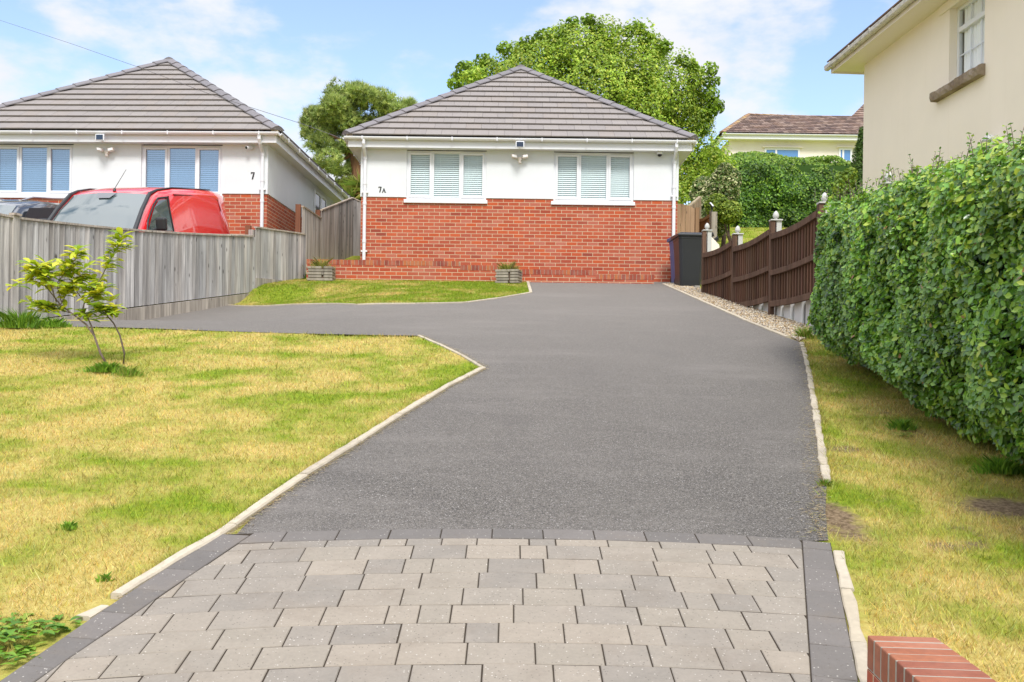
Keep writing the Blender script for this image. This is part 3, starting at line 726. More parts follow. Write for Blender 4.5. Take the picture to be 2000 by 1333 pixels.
def window(parent, x0, x1, z0, z1, y, lights, fr=.055, depth=.07, sash=.045, look='blind', opener=(), nrm=(0,-1,0), label=None, handle=True):
    """casement window in a wall facing -y (local).  lights: list of fractions"""
    wn = thing_part("window", parent)
    g = MB(); g.box(x0, x0+fr, y, y+depth, z0, z1); g.box(x1-fr, x1, y, y+depth, z0, z1); g.box(x0+fr, x1-fr, y, y+depth, z0, z0+fr); g.box(x0+fr, x1-fr, y, y+depth, z1-fr, z1)
    xs_ = [x0+(x1-x0)*f for f in lights]
    for q in xs_[1:-1]: g.box(q-fr*.55, q+fr*.55, y+.002, y+depth, z0+fr, z1-fr)
    fo = g.build("frame", M["upvc"], wn, bevel=.004)
    for i in range(len(xs_)-1):
        a = xs_[i]+(fr if i == 0 else fr*.55); b = xs_[i+1]-(fr if i == len(xs_)-2 else fr*.55); c, d = z0+fr, z1-fr
        if i in opener:
            s_ = MB(); e = sash; a_, b_, c_, d_ = a-.012, b+.012, c-.012, d+.012
            s_.box(a_, a_+e, y-.016, y+depth-.02, c_, d_); s_.box(b_-e, b_, y-.016, y+depth-.02, c_, d_); s_.box(a_+e, b_-e, y-.016, y+depth-.02, c_, c_+e); s_.box(a_+e, b_-e, y-.016, y+depth-.02, d_-e, d_)
            so = s_.build("sash", M["upvc"], wn, bevel=.004)
            v_ = MB(); v_.box(a_+.04, b_-.04, y-.024, y-.014, d_+.004, d_+.018); v_.build("trickle_vent", M["soffit"], wn)
            a, b, c, d = a_+e, b_-e, c_+e, d_-e
            if look == 'blue' and handle:
                h_ = MB(); hx = a+.03 if i else b-.03; h_.box(hx-.012, hx+.012, y+.06, y+.075, (c+d)/2-.05, (c+d)/2+.04); h_.build("handle", M["upvc"], wn)
        p_ = MB(); p_.add([(a, y+.02, c), (b, y+.02, c), (b, y+.02, d), (a, y+.02, d)], [(0,1,2,3)])
        p_.build("pane", M["glass"] if look == 'blind' else M["glassblue"], wn)
        if look in ('blind', 'blue'):
            bl = MB(); z = c-.01; step = .043
            while z < d+.03:
                if look == 'blind': bl.obox(((a+b)/2, y+.058, z), ((b-a)/2+.004, 0, 0), (0, .0090, .0175), (0, .0010, -.0005))
                else: bl.obox(((a+b)/2, y+.085, z), ((b-a)/2+.004, 0, 0), (0, .008, .0180), (0, .0010, -.0006))
                z += step
            for q in (.25, .75): bl.box(a+(b-a)*q-.002, a+(b-a)*q+.002, y+.044, y+.047, c-.0, d+.0)
            bl.build("blind", M["blind"], wn)
    bk = MB(); bk.box(x0, x1, y+(.085 if look == "blind" else .16), y+.18, z0, z1); bk.build("room_behind", M["blindgap"] if look == 'blind' else M["cavity"], wn)
    return wn
def thing_part(name, parent, loc=(0,0,0)):
    """an empty that groups sub-parts under a part"""
    o = bpy.data.objects.new(name, None); COL.objects.link(o); o.parent = parent; o.location = loc; o.empty_display_size = .1; return o

def glyph(mb, ch_, x, z, h, y, th=.006):
    def P(pts): mb.prism([(x+a*h, y, z+b*h) for a, b in pts], (0, th, 0))
    if ch_ == '7':
        P([(0,.97),(.0,.74),(.055,.74),(.10,.84),(.52,.84),(.52,.97)]); P([(.36,.86),(.52,.86),(.30,0),(.13,0),(.20,.38)])
    if ch_ == 'A':   # small capital
        P([(.27,.70),(.37,.70),(.13,.06),(.05,.06)]); P([(.27,.70),(.37,.70),(.62,.06),(.46,.06)]); P([(.16,.22),(.50,.22),(.48,.31),(.19,.31)])
        P([(-.02,0),(.20,0),(.20,.06),(-.02,.06)]); P([(.40,0),(.70,0),(.70,.06),(.40,.06)])

def bungalow(name, label, loc, rz, number, look, cam_kind, side_windows=False, rad=10.0):
    h = thing(name, label, "house", loc, rz)
    W2 = 3.36; ZB, ZS, ZF = 1.74, 2.74, 2.93; OV = .25
    # walls with window openings
    wins = [(-2.40, -.705), (.725, 2.425)]; wz0, wz1 = 1.685, ZS
    b_ = MB()
    xs_ = [-W2, wins[0][0], wins[0][1], wins[1][0], wins[1][1], W2]
    b_.box(-W2, W2, 0, .1, -.6, 1.61)
    for a, b in ((-W2, wins[0][0]), (wins[0][1], wins[1][0]), (wins[1][1], W2)): b_.box(a, b, 0, .1, 1.61, ZB)
    b_.box(-W2, -W2+.1, .1, rad, -.6, ZB); b_.box(W2-.1, W2, .1, rad, -.6, ZB); b_.box(-W2+.1, W2-.1, rad-.1, rad, -.6, ZB)
    b_.build("brick_wall", M["brick"], h)
    r_ = MB(); p = .014
    for a, b in ((-W2-p, wins[0][0]), (wins[0][1], wins[1][0]), (wins[1][1], W2+p)): r_.box(a, b, -p, .1, ZB, ZS+.1)
    r_.box(-W2-p, -W2+.1, .1, rad+p, ZB, ZS+.1); r_.box(W2-.1, W2+p, .1, rad+p, ZB, ZS+.1); r_.box(-W2+.1, W2-.1, rad-.1, rad+p, ZB, ZS+.1)
    r_.build("rendered_wall", M["white"], h)
    for a, b in ((-W2-p-.004, wins[0][0]), (wins[0][1], wins[1][0]), (wins[1][1], W2+p+.004)):
        bead = MB(); bead.box(a, b, -p-.006, .0, ZB-.008, ZB); bead.build("stop_bead", M["soffit"], h)
    for i, (a, b) in enumerate(wins):
        wn = window(h, a, b, wz0, wz1-.01, .02, [0, .325, .675, 1], look=look, opener=(0, 2))
        sl = MB(); sl.box(a-.05, b+.03, -.045, .09, 1.61, 1.684); sl.build("sill", M["upvc"], wn, bevel=.006)
    # inner dark box so glass never shows the far side
    # soffit, fascia, gutters
    so = MB(); E = W2+OV-.02; so.box(-E, E, -OV+.02, .0, ZS, ZS+.02); so.box(-E, -W2, 0, rad, ZS, ZS+.02); so.box(W2, E, 0, rad, ZS, ZS+.02); so.box(-E, E, rad, rad+OV, ZS, ZS+.02)
    so.build("soffit", M["soffit"], h)
    fa = MB(); fa.box(-E-.02, E+.02, -OV, -OV+.02, ZS-.01, ZF); fa.box(-E-.02, -E, -OV+.02, rad+OV, ZS-.01, ZF); fa.box(E, E+.02, -OV+.02, rad+OV, ZS-.01, ZF); fa.box(-E, E, rad+OV-.02, rad+OV, ZS-.01, ZF)
    fa.build("fascia", M["upvc"], h, bevel=.003)
    g = MB(); gz = ZF-.004; gy = -OV-.062; gx_ = W2+OV+.062
    gutter(g, (-gx_-.01, gy, gz), (gx_+.01, gy, gz)); g.build("gutter", M["upvc"], h, smooth=False)
    for sg in (-1, 1):
        g = MB(); gutter(g, (sg*gx_, gy+.05, gz), (sg*gx_, rad+OV, gz), outw=(sg, 0, 0)); g.build("gutter", M["upvc"], h)
        for k in range(11):
            c = MB(); yy = .3+k*.9; c.obox((sg*gx_, yy, gz-.02), (.062, 0, 0), (0, .012, 0), (0, 0, .042)); c.build("gutter_bracket", M["upvc"], h, bevel=.01)
    for k in range(8):
        c = MB(); c.obox((-3.3+k*.94, gy-.002, gz-.024), (.012, 0, 0), (0, .063, 0), (0, 0, .040)); c.build("gutter_bracket", M["upvc"], h, bevel=.01)
    for sg in (-1, 1):
        x = sg*(W2-.085); base = .30 if sg < 0 else .0
        d = MB(); d.tube([(x, gy, gz-.05), (x, gy, gz-.13), (x, gy+.05, gz-.21), (x, -.07, gz-.34), (x, -.055, gz-.40), (x, -.055, base-.02)], .036, 12)
        for z in (gz-.42, 1.98, 1.55, .75): d.tube([(x, -.055, z), (x, -.055, z+.06)], .043, 12)
        dp = d.build("downpipe", M["upvc"], h, smooth=False)
        for z in (1.80, .55): c = MB(); c.box(x-.068, x+.068, -.075, -.012, z, z+.03); c.build("pipe_clip", M["upvc"], dp, bevel=.006)
    # roof: hipped at both ends
    ex = W2+OV+.02; ey = -OV-.02; rise = 2.56; run = ex; zt = ZF-.01; sl_ = math.hypot(rise, run); yr0 = ey+run; yr1 = rad+OV-run
    tc_ = lambda: random.choice([(.27,.242,.228),(.26,.235,.222),(.275,.248,.232),(.255,.23,.218),(.27,.238,.218)])
    rf = thing_part("roof", h)
    g_ = sl_/13
    tiled_plane((-ex, ey, zt), (1,0,0), (0, run, rise), [(0,0), (2*ex,0), (ex, sl_)], g_, .33, tc_, rf, M["tile"])
    ln = yr1-ey+run
    Ls = rad+OV*1-ey+.02
    for sg in (-1, 1):
        tiled_plane((sg*ex, ey, zt), (0,1,0), (-sg*run, 0, rise), [(0,0), (Ls,0), (Ls-run, sl_), (run, sl_)], g_, .33, tc_, rf, M["tile"])
    tiled_plane((-ex, ey+Ls, zt), (1,0,0), (0, -run, rise), [(0,0), (2*ex,0), (ex, sl_)], g_, .33, tc_, rf, M["tile"])
    hc = lambda: random.choice([(.20,.188,.20),(.215,.20,.212),(.19,.18,.192)])
    ap = (0, yr0, zt+rise)
    for sg in (-1, 1):
        hip_tiles((sg*ex, ey, zt), ap, rf, colf=hc, lift=.125)
        hip_tiles((sg*ex, ey+Ls, zt), (0, ey+Ls-run, zt+rise), rf, colf=hc, lift=.125)
        e_ = MB(); e_.obox((sg*(ex-.05), ey+.05, zt+.05), (.07, 0, 0), (0, .07, 0), (0, 0, .035), (.45,.36,.24)); e_.build("mortar_bedding", M["stone"], rf, bevel=.012)
    hip_tiles((0, yr0-.1, zt+rise), (0, ey+Ls-run+.1, zt+rise), rf, colf=hc, lift=.115)
    # number, lights, camera
    nb = MB()
    if number == '7A': glyph(nb, '7', -2.99, 1.825, .125, -.024); glyph(nb, 'A', -2.915, 1.825, .125, -.024)
    else: glyph(nb, '7', W2-.335, 2.03, .15, -.024)
    nb.build("house_number", M["black"], h)
    lx = .0 if number == '7A' else .02
    sp = MB(); sp.box(lx-.09, lx+.09, -OV-.155, -OV-.125, ZF-.205, ZF-.075); po = sp.build("solar_panel", M["upvc"], h, bevel=.008)
    sp = MB(); sp.box(lx-.07, lx+.07, -OV-.160, -OV-.154, ZF-.19, ZF-.09); sp.build("solar_cell", M["solar"], po)
    sp = MB(); sp.box(lx-.02, lx+.02, -OV-.125, -OV, ZF-.15, ZF-.13); sp.build("bracket", M["upvc"], po)
    lt = thing_part("security_light", h)
    sp = MB(); sp.lathe([(.028, 0), (.03, .03), (.02, .06)], (lx, -.07, 2.47)); sp.box(lx-.035, lx+.035, -.09, -.012, 2.53, 2.60); sp.build("sensor", M["creamsoffit"], lt, bevel=.004)
    for sg in (-1, 1):
        sp = MB(); sp.obox((lx+sg*.115, -.12, 2.60), (.055, 0, .012*sg), (0, .045, 0), (-.006, .0, .032)); so_ = sp.build("lamp_head", M["creamsoffit"], lt, bevel=.008)
        sp = MB(); sp.obox((lx+sg*.115, -.168, 2.60), (.044, 0, .010*sg), (0, .004, 0), (-.004, 0, .022)); sp.build("lens", M["lampglass"], so_)
        sp = MB(); sp.bar((lx, -.06, 2.575), (lx+sg*.1, -.09, 2.59), .02, .02); sp.build("arm", M["creamsoffit"], lt)
    cx_ = 2.955 if number == '7A' else W2-.33
    if cam_kind == 'dome':
        sp = MB(); sp.lathe([(.065, 0), (.068, -.035), (.060, -.055)], (cx_, -.10, ZS-.002)); d = sp.build("security_camera", M["upvc"], h, smooth=False)
        sp = MB(); sp.lathe([(.048, .0), (.044, -.022), (.028, -.038), (.008, -.046)], (cx_, -.10, ZS-.055)); sp.build("dome", M["black"], d, smooth=True)
    else:
        sp = MB(); sp.tube([(cx_, -.02, ZS-.08), (cx_-.01, -.08, ZS-.07)], .02, 10); sp.tube([(cx_+.02, -.06, ZS-.06), (cx_-.05, -.20, ZS-.10)], [.033, .036], 12); d = sp.build("security_camera", M["upvc"], h)
        sp = MB(); sp.tube([(cx_-.05, -.20, ZS-.10), (cx_-.053, -.206, ZS-.102)], .028, 12); sp.build("lens", M["black"], d)
    if side_windows:
        for (a, b, z0) in ((4.0, 5.35, .9), (5.9, 6.9, 1.65)):
            wn = thing_part("side_window", h); x = W2+.016
            f = MB(); f.box(x, x+.03, a, a+.07, z0, 2.62); f.box(x, x+.03, b-.07, b, z0, 2.62); f.box(x, x+.03, (a+b)/2-.05, (a+b)/2+.05, z0+.07, 2.55); f.box(x, x+.03, a+.07, b-.07, z0, z0+.07); f.box(x, x+.03, a+.07, b-.07, 2.55, 2.62); f.build("frame", M["upvc"], wn)
            f = MB(); f.box(x, x+.012, a+.07, b-.07, z0+.07, 2.55); f.build("pane", mat("dark glass", (.05,.06,.07), .05, .8), wn)
    return h
P7A = Vector((W(1014, 400, 21.2).x, 21.2, 2.20))
bungalow("bungalow", "bungalow with brick lower wall, grey tiled roof and number 7A beside white slatted window blinds", P7A, -.004, '7A', 'blind', 'dome')
c7 = W(522.5, 300, 20.6); rz7 = -.036
h7 = Vector((c7.x, 20.6, 2.115)) - Matrix.Rotation(rz7, 3, 'Z') @ Vector((3.36, 0, 0))
bungalow("bungalow", "bungalow number 7 with brick lower wall and blue reflecting windows behind the red van", h7, rz7, '7', 'blue', 'bullet', True)

# ---------------------------------------------------------------- low stepped brick wall in front of 7A
YL = 20.1
def brick_col(): return random.choice([(.40,.075,.035),(.46,.12,.05),(.33,.06,.03),(.50,.15,.05),(.28,.055,.035),(.42,.09,.045)])
lw = thing("garden_wall", "low stepped red brick wall capped with upright bricks before the 7A bungalow", "wall", (0, YL, 2.0))
secs = [(-4.17, -1.07, .453), (-1.07, .10, .378), (.10, 1.66, .31), (1.66, 2.83, .23)]
body = MB(); cop = MB()
for a, b, t_ in secs:
    body.box(a+.001, b-.001, .002, .21, -.35, t_-.105)
    x = a
    while x < b-.03:
        q = min(x+.0655, b); cop.box(x, q, -.004+random.uniform(0,.004), .213, t_-.103, t_+random.uniform(-.002,.002), brick_col()); cop.box(q, min(q+.0095, b), .003, .208, t_-.10, t_-.006, (.42,.36,.28)); x += .075
body.build("wall_body", M["brick"], lw); cop.build("coping", M["onedge"], lw, bevel=.002)

# ================================================================== FENCES
def featheredge(pf, base, n_, w0, s_dir, face, parent, m, top_f, bot_f, name="panel", pitch=.1, tint=(1,1,1), jit=.2):
    """overlapping vertical boards along a line"""
    mb = MB(); s_dir = Vector(s_dir).normalized(); face = Vector(face).normalized()
    for i in range(n_):
        a = Vector(base)+s_dir*(i*pitch); b = a+s_dir*(pitch*1.12); k = random.uniform(1-jit*1.6, 1+jit); hue = random.uniform(-.03, .03)
        col = (k*tint[0]*(1+hue), k*tint[1], k*tint[2]*(1-hue))
        dz = random.uniform(-.006, .004)
        ta, tb, ba, bb = top_f(i*pitch)+dz, top_f((i+1.12)*pitch)+dz, bot_f(i*pitch), bot_f((i+1.12)*pitch)
        o0, o1 = face*.006, face*.034
        q = [(a+o0, ba), (b+o1, bb), (b+o1*.2, bb), (a-face*.0, ba)]
        q2 = [(a+o0, ta), (b+o1, tb), (b+o1*.2, tb), (a-face*.0, ta)]
        mb.loft([[Vector((p.x, p.y, z)) for p, z in q], [Vector((p.x, p.y, z)) for p, z in q2]], col=col)
    return mb.build(name, m, parent)
fd = Vector((2.27, 7.9, 0)).normalized(); fn = Vector((fd.y, -fd.x, 0))
def fence_pt(px):   # distance along fence from Y=12.6 whose picture column is px
    for s in np.arange(-6, 12, .01):
        p = Vector((-6.53, 12.6, 0))+fd*s
        if 1000+p.x/p.y*F+ .0135*(200) >= px: return s
def wz(px, py, s): p = Vector((-6.53, 12.6, 0))+fd*s; return W(px, py, p.y).z
lf = thing("fence", "long grey weathered close boarded fence between the front lawn and the red van", "fence", (0, 0, 0))
sections = [(-26, 22, 429, 427, 641, 629), (22, 490, 428, 463, 629, 571), (497, 592, 446, 459, 563, 543)]
for i, (pa, pb, ta, tb, ba, bb) in enumerate(sections):
    s0, s1 = fence_pt(pa), fence_pt(pb)
    za, zb = wz(pa, ta, s0), wz(pb, tb, s1)
    if i == 0: s0 -= 3.5; za -= .03
    bz0, bz1 = (wz(pa, ba, s0), wz(pb, bb, s1)) if i else (H(12.3)-.0, H(12.5)+.0)
    ln = s1-s0; base = Vector((-6.53, 12.6, 0))+fd*s0
    sag = .05 if i == 1 else .0
    top = lambda s, za=za, zb=zb, ln=ln, sag=sag: za+(zb-za)*s/ln - sag*math.sin(PI*min(1, max(0, s/ln)))
    bot = lambda s, a=bz0, b=bz1, ln=ln: a+(b-a)*s/ln
    featheredge(None, base, int(ln/.1)+1, 0, fd, fn, lf, M["fence"], top, bot)
    c = MB(); nseg = 8
    rings = []
    for k in range(nseg+1):
        s = ln*k/nseg+.0; p = base+fd*s; z = top(s)
        rings.append([p-fn*.025+Vector((0,0,z+.002)), p+fn*.045+Vector((0,0,z+.002)), p+fn*.045+Vector((0,0,z+.030)), p-fn*.025+Vector((0,0,z+.038))])
    c.loft(rings, col=(1.0,.92,.82)); c.build("capping_rail", M["fence"], lf)
    for s in ([0, ln] if i != 1 else [ln*.5]):
        p = base+fd*s-fn*.07; q = MB(); zt = top(max(0, min(ln, s))); q.obox((p.x, p.y, (zt+H(p.y))/2-.15), fd*.045, fn*.045, (0,0,(zt-H(p.y))/2+.12), (.9,.85,.8)); q.build("post", M["fence"], lf)
# the visible front post, gravel boards, and a red-brown stub post behind the step
s = fence_pt(24); p = Vector((-6.53, 12.6, 0))+fd*s+fn*.03; zt = wz(24, 425, s)
q = MB(); q.obox((p.x, p.y, (zt+H(p.y))/2-.2), fd*.05, fn*.02, (0,0,(zt-H(p.y))/2+.22), (1.1,1.08,1.04)); q.obox((p.x, p.y, zt+.035), fd*.06, fn*.05, (0,0,.014), (.9,.8,.7)); q.build("post", M["fence"], lf)
s0, s1 = fence_pt(20), fence_pt(492); gpos = s0
gb = MB()
def gb_t(s): a, b = wz(20, 631, s0), wz(492, 572, s1); return a+(b-a)*(s-s0)/(s1-s0)
x = s0
while x < s1+.02:
    e = min(x+1.1, s1+.05); a = Vector((-6.53, 12.6, 0))+fd*x+fn*.018; b = Vector((-6.53, 12.6, 0))+fd*(e-.008)+fn*.018
    k = random.uniform(.8, 1.05)
    gb.loft([[Vector((r.x, r.y, z)) for r, z in ((P_, H(P_.y, P_.x)-.1), (P_+fn*.04, H(P_.y, P_.x)-.1), (P_+fn*.04, gb_t(t_)-.004), (P_, gb_t(t_)-.004))] for P_, t_ in ((a, x), (b, e))], col=(k, k*.93, k*.82)); x = e
gb.build("gravel_board", M["fence"], lf)
s2, s3 = fence_pt(495), fence_pt(548); gb = MB(); a = Vector((-6.53, 12.6, 0))+fd*s2+fn*.02; b = Vector((-6.53, 12.6, 0))+fd*s3+fn*.02
gb.loft([[Vector((r.x, r.y, z)) for r, z in ((P_, H(P_.y)-.1), (P_+fn*.04, H(P_.y)-.1), (P_+fn*.04, H(P_.y)+hh), (P_, H(P_.y)+hh))] for P_, hh in ((a, .14), (b, .02))], col=(.85,.8,.72)); gb.build("gravel_board", M["fence"], lf)
pp = W(485, 440, 19.0); q = MB(); q.box(pp.x-.05, pp.x+.05, 18.95, 19.05, 1.7, W(485, 441, 19.0).z, (1,1,1)); q.build("post", M["rusttimber"], lf)

# tall fence between the bungalows
tf = thing("fence", "tall grey board fence stepping uphill between the two bungalows", "fence", (0, 0, 0))
pA, pB, pC = W(590, 405, 21.0), W(625, 428, 22.6), W(688, 388, 25.2)
for (a, b, ta, tb, nm) in ((pA, pB, pA.z, pB.z, 0), (W(627, 412, 22.6), pC, W(627, 412, 22.6).z, pC.z, 1), (pC, W(740, 410, 25.4), pC.z, W(740, 412, 25.4).z, 2)):
    a0, b0 = Vector((a.x, a.y, 0)), Vector((b.x, b.y, 0)); d = b0-a0; ln = d.length; nrm = Vector((d.y, -d.x, 0)).normalized()
    if nrm.y > 0 and nm == 2: nrm = -nrm
    top = lambda s, ta=ta, tb=tb, ln=ln: ta+(tb-ta)*s/ln
    featheredge(None, a0, int(ln/.1)+1, 0, d, nrm, tf, M["fence"], top, lambda s, a0=a0: 1.9, tint=(.88,.82,.78) if nm else (1,.97,.95))
    c = MB(); c.loft([[P_-nrm*.02+Vector((0,0,z)), P_+nrm*.04+Vector((0,0,z)), P_+nrm*.04+Vector((0,0,z+.03)), P_-nrm*.02+Vector((0,0,z+.03))] for P_, z in ((a0, ta), (b0, tb))], col=(1.0,.85,.7)); c.build("capping_rail", M["fence"], tf)
for px, py, Y, wd in ((583, 400, 21.0, .105), (621.5, 411, 22.55, .10)):
    p = W(px, py, Y); q = MB(); q.box(p.x-wd/2, p.x+wd/2, Y-.05, Y+.05, 1.9, p.z, (1,1,1)); q.build("post", M["rusttimber"], tf)

# brown fence on the right
post_y = [18.0, 16.25, 14.5, 12.75, 11.0]
cap_z = [2.80, 2.475, 2.415, 2.35, 2.25]
bf = thing("fence", "dark brown vertical board fence with curved tops and white acorn finials beside the gravel", "fence", (0, 0, 0))
M["acorn"] = M["finial"]
rails = [((2.40, 2.385), (1.90, 1.90), (1.62, 1.32)), ((2.275, 2.30), (1.765, 1.77), (1.29, 1.265)), ((2.225, 2.27), (1.69, 1.73), (1.18, 1.175)), ((2.2, 2.2), (1.7, 1.7), (1.18, 1.18))]
for i, y in enumerate(post_y):
    x = RX(y); gz = H(y); q = MB(); top = cap_z[i]
    q.box(x-.035, x+.030, y-.05, y+.05, gz-.3, top-.005, (1,1,1)); q.build("post", M["darkfence"], bf, bevel=.004)
    wp = MB(); wp.box(x+.050, x+.125, y-.045, y+.045, 1.9, top, (1,1,1)); wo = wp.build("white_post", M["finial"], bf, bevel=.004)
    f = MB(); f.box(x-.035, x+.135, y-.07, y+.07, top, top+.018); c_ = (x+.05, y, top+.018)
    f.lathe([(.036, 0), (.022, .014), (.022, .024), (.040, .034), (.046, .056), (.040, .085), (.024, .112), (.008, .128)], c_, 14); f.build("finial", M["finial"], wo)
for i in range(4):
    y0, y1 = post_y[i]-.05, post_y[i+1]+.05; (t0, t1), (m0, m1), (b0, b1) = rails[i]; ln = y0-y1
    sag = lambda k: -.038*math.sin(PI*k)
    X = lambda k: RX(y0+(y1-y0)*k)
    Zt = lambda k: t0+(t1-t0)*k+sag(k)
    def curve_rail(z, hh, xo, th, nm, col=(1,1,1)):
        r = MB(); rings = []
        for j in range(11):
            k = j/10; yy = y0+(y1-y0)*k; xx = X(k)+xo; zz = z(k); rings.append([(xx-th, yy, zz-hh), (xx+th, yy, zz-hh), (xx+th, yy, zz), (xx-th, yy, zz)])
        r.loft(rings, col=col); r.build(nm, M["darkfence"], bf, bevel=.003)
    curve_rail(lambda k: Zt(k), .085, -.02, .024, "rail"); curve_rail(lambda k: m0+(m1-m0)*k-.02*math.sin(PI*k), .075, -.022, .022, "rail")
    if i: curve_rail(lambda k: b0+(b1-b0)*k+.07-.02*math.sin(PI*k), .085, -.022, .022, "rail")
    pb = MB(); nb_ = int(ln/.1)
    for j in range(nb_):
        k = (j+.5)/nb_; yy = y0+(y1-y0)*k; xx = X(k)+.010; g_ = random.uniform(.75, 1.25); col = (g_*random.uniform(1, 1.2), g_, g_*random.uniform(.85, 1))
        zb = (b0+(b1-b0)*k) if i else max(H(yy)+.02, b0+(b1-b0)*k)
        pb.box(xx-.009, xx+.009, yy-.030, yy+.030, zb, Zt(k)-.01, col)
        pb.box(xx+.014, xx+.026, yy-.0505*ln/nb_/.1, yy+.0505*ln/nb_/.1, zb, Zt(k)-.012, (g_*.7, g_*.7, g_*.7))
    pb.build("panel", M["darkfence"], bf)
# painted retaining blocks below it
rw = thing("retaining_wall", "whitewashed stone retaining wall under the brown fence", "wall", (0, 0, 0))
y = 16.9
while y > 11.2:
    y2 = y-random.uniform(.38, .52); b_ = MB(); x = RX((y+y2)/2)+.07
    b_.box(x-.01+random.uniform(-.012,.012), x+.2, y2+.012, y-.012, H(y2)-.3, min(1.32, (1.30 if y > 14.5 else 1.20))-.005); b_.build("block", M["whitestone"], rw, bevel=.02); y = y2
bk = MB(); bk.box(RX(14)+.14, RX(14)+.5, 11.3, 16.9, 0, 1.12); bk.build("backing", M["soil"], rw)
# raised garden behind that fence
gb_ = MB(); gb_.add([(RX(18)+.25, 18.5, 1.90), (12, 18.5, 1.95), (12, 2.0, 1.0), (4.4, 10.5, 1.05), (RX(11.3)+.3, 11.3, 1.08), (RX(14)+.25, 14.5, 1.14), (RX(16)+.25, 16.5, 1.45)], [(0,1,2,3,4,5,6)])
kind(gb_.build("neighbour_garden", M["ground"]), 'structure')

# ---------------------------------------------------------------- gate and timber behind the bins
gt = thing("gate", "pale timber arched side gate between the 7A bungalow and the bins", "gate", (0, 21.9, 2.2))
xa, xb = W(1321, 450, 21.9).x, W(1357, 450, 21.9).x; zt0 = W(1321, 398, 21.9).z-2.2; zt1 = W(1357, 408, 21.9).z-2.2
g = MB(); nb_ = 4
for j in range(nb_):
    a, b = xa+(xb-xa)*j/nb_, xa+(xb-xa)*(j+1)/nb_-.006; za = zt0-(zt0-zt1)*(j/nb_)**2; zb = zt0-(zt0-zt1)*((j+1)/nb_)**2; k = random.uniform(.9, 1.1)
    g.prism([(a, 0, .03), (b, 0, .03), (b, 0, zb), (a, 0, za)], (0, .022, 0), (k, k, k))
g.build("gate_boards", M["newwood"], gt)
g = MB(); g.box(xa-.09, xa-.005, -.04, .05, -.1, zt0-.6, (.9,.85,.8)); g.build("gate_post", M["newwood"], gt)
g = MB(); g.box(xb+.005, xb+.09, -.04, .05, -.1, zt1+.02, (.7,.65,.6)); g.build("gate_post", M["newwood"], gt)
bp = thing("fence", "short pointed timber panel rising behind the side gate", "fence", (0, 0, 0))
a, b = W(1346, 405, 22.6), W(1367, 387, 24.2)
d = Vector((b.x-a.x, b.y-a.y, 0))
featheredge(None, (a.x, a.y, 0), int(d.length/.1)+1, 0, d, (d.y, -d.x, 0), bp, M["palewood"], lambda s: a.z+(b.z-a.z)*s/d.length, lambda s: 2.2, tint=(.75,.62,.52))
c = MB(); c.loft([[Vector((p.x-.03, p.y, p.z)), Vector((p.x+.03, p.y, p.z)), Vector((p.x+.03, p.y, p.z+.04)), Vector((p.x-.03, p.y, p.z+.04))] for p in (a, b)], col=(1,.9,.75)); c.box(b.x-.02, b.x+.02, b.y-.02, b.y+.03, 3.5, b.z, (1,.95,.85)); c.build("capping_rail", M["palewood"], bp)
b2 = thing("fence", "low timber panel with curved top rail leading to the pale post with the lamp", "fence", (0, 0, 0))
a, b = W(1364, 432, 23.2), W(1388, 421, 21.8)
g = MB(); g.prism([(a.x, a.y, a.z-.9), (b.x, b.y, b.z-.9), (b.x, b.y, b.z), ((a.x+b.x)/2, (a.y+b.y)/2, (a.z+b.z)/2-.04), (a.x, a.y, a.z-.02)], (0, .03, 0), (.8,.6,.4)); g.build("panel", M["newwood"], b2)
g = MB(); g.bar(a, ((a.x+b.x)/2, (a.y+b.y)/2, (a.z+b.z)/2-.03), .05, .07, col=(1,.8,.55)); g.bar(((a.x+b.x)/2, (a.y+b.y)/2, (a.z+b.z)/2-.03), b, .05, .07, col=(1,.8,.55)); g.build("rail", M["newwood"], b2)
g = MB(); g.box(a.x-.10, a.x+.0, a.y-.05, a.y+.05, 2.4, a.z+.02, (.7,.55,.35)); g.build("post", M["newwood"], b2)
lp = thing("lamp_post", "pale square timber post with a small tilted solar lamp on top", "post", (0, 0, 0))
p = W(1394.5, 415, 21.6); g = MB(); g.box(p.x-.062, p.x+.062, p.y-.06, p.y+.06, 2.2, p.z, (1,1,1)); g.build("post", M["palewood"], lp, bevel=.004)
g = MB(); g.box(p.x-.075, p.x-.02, p.y+.07, p.y+.12, 2.2, p.z+.05, (.8,.75,.7)); g.build("back_post", M["palewood"], lp)
q = W(1389.5, 401, 21.6); g = MB(); g.obox(q, (.035, -.02, -.05), (.03, .05, .01), (0, -.012, .012)); lo = g.build("lamp_head", M["dark"], lp, bevel=.006)
g = MB(); g.obox(q+Vector((.004, -.018, .012)), (.028, -.016, -.04), (.022, .036, .008), (0, -.004, .004)); g.build("lens", M["lampglass"], lo)
g = MB(); g.tube([q+Vector((0,.03,-.03)), (p.x-.04, p.y, p.z+.0)], .012, 8); g.build("stem", M["dark"], lp)
sw = thing("garden_wall", "small cream rendered wall sloping down behind the first fence post", "wall", (0, 0, 0))
a = W(1379, 455, 20.3); g = MB(); P_ = [W(1380, 453, 20.3), W(1405, 479, 20.3), W(1405, 520, 20.3), W(1380, 520, 20.3)]
g.prism(P_, (0, .15, 0)); g.build("wall_body", M["cream"], sw)
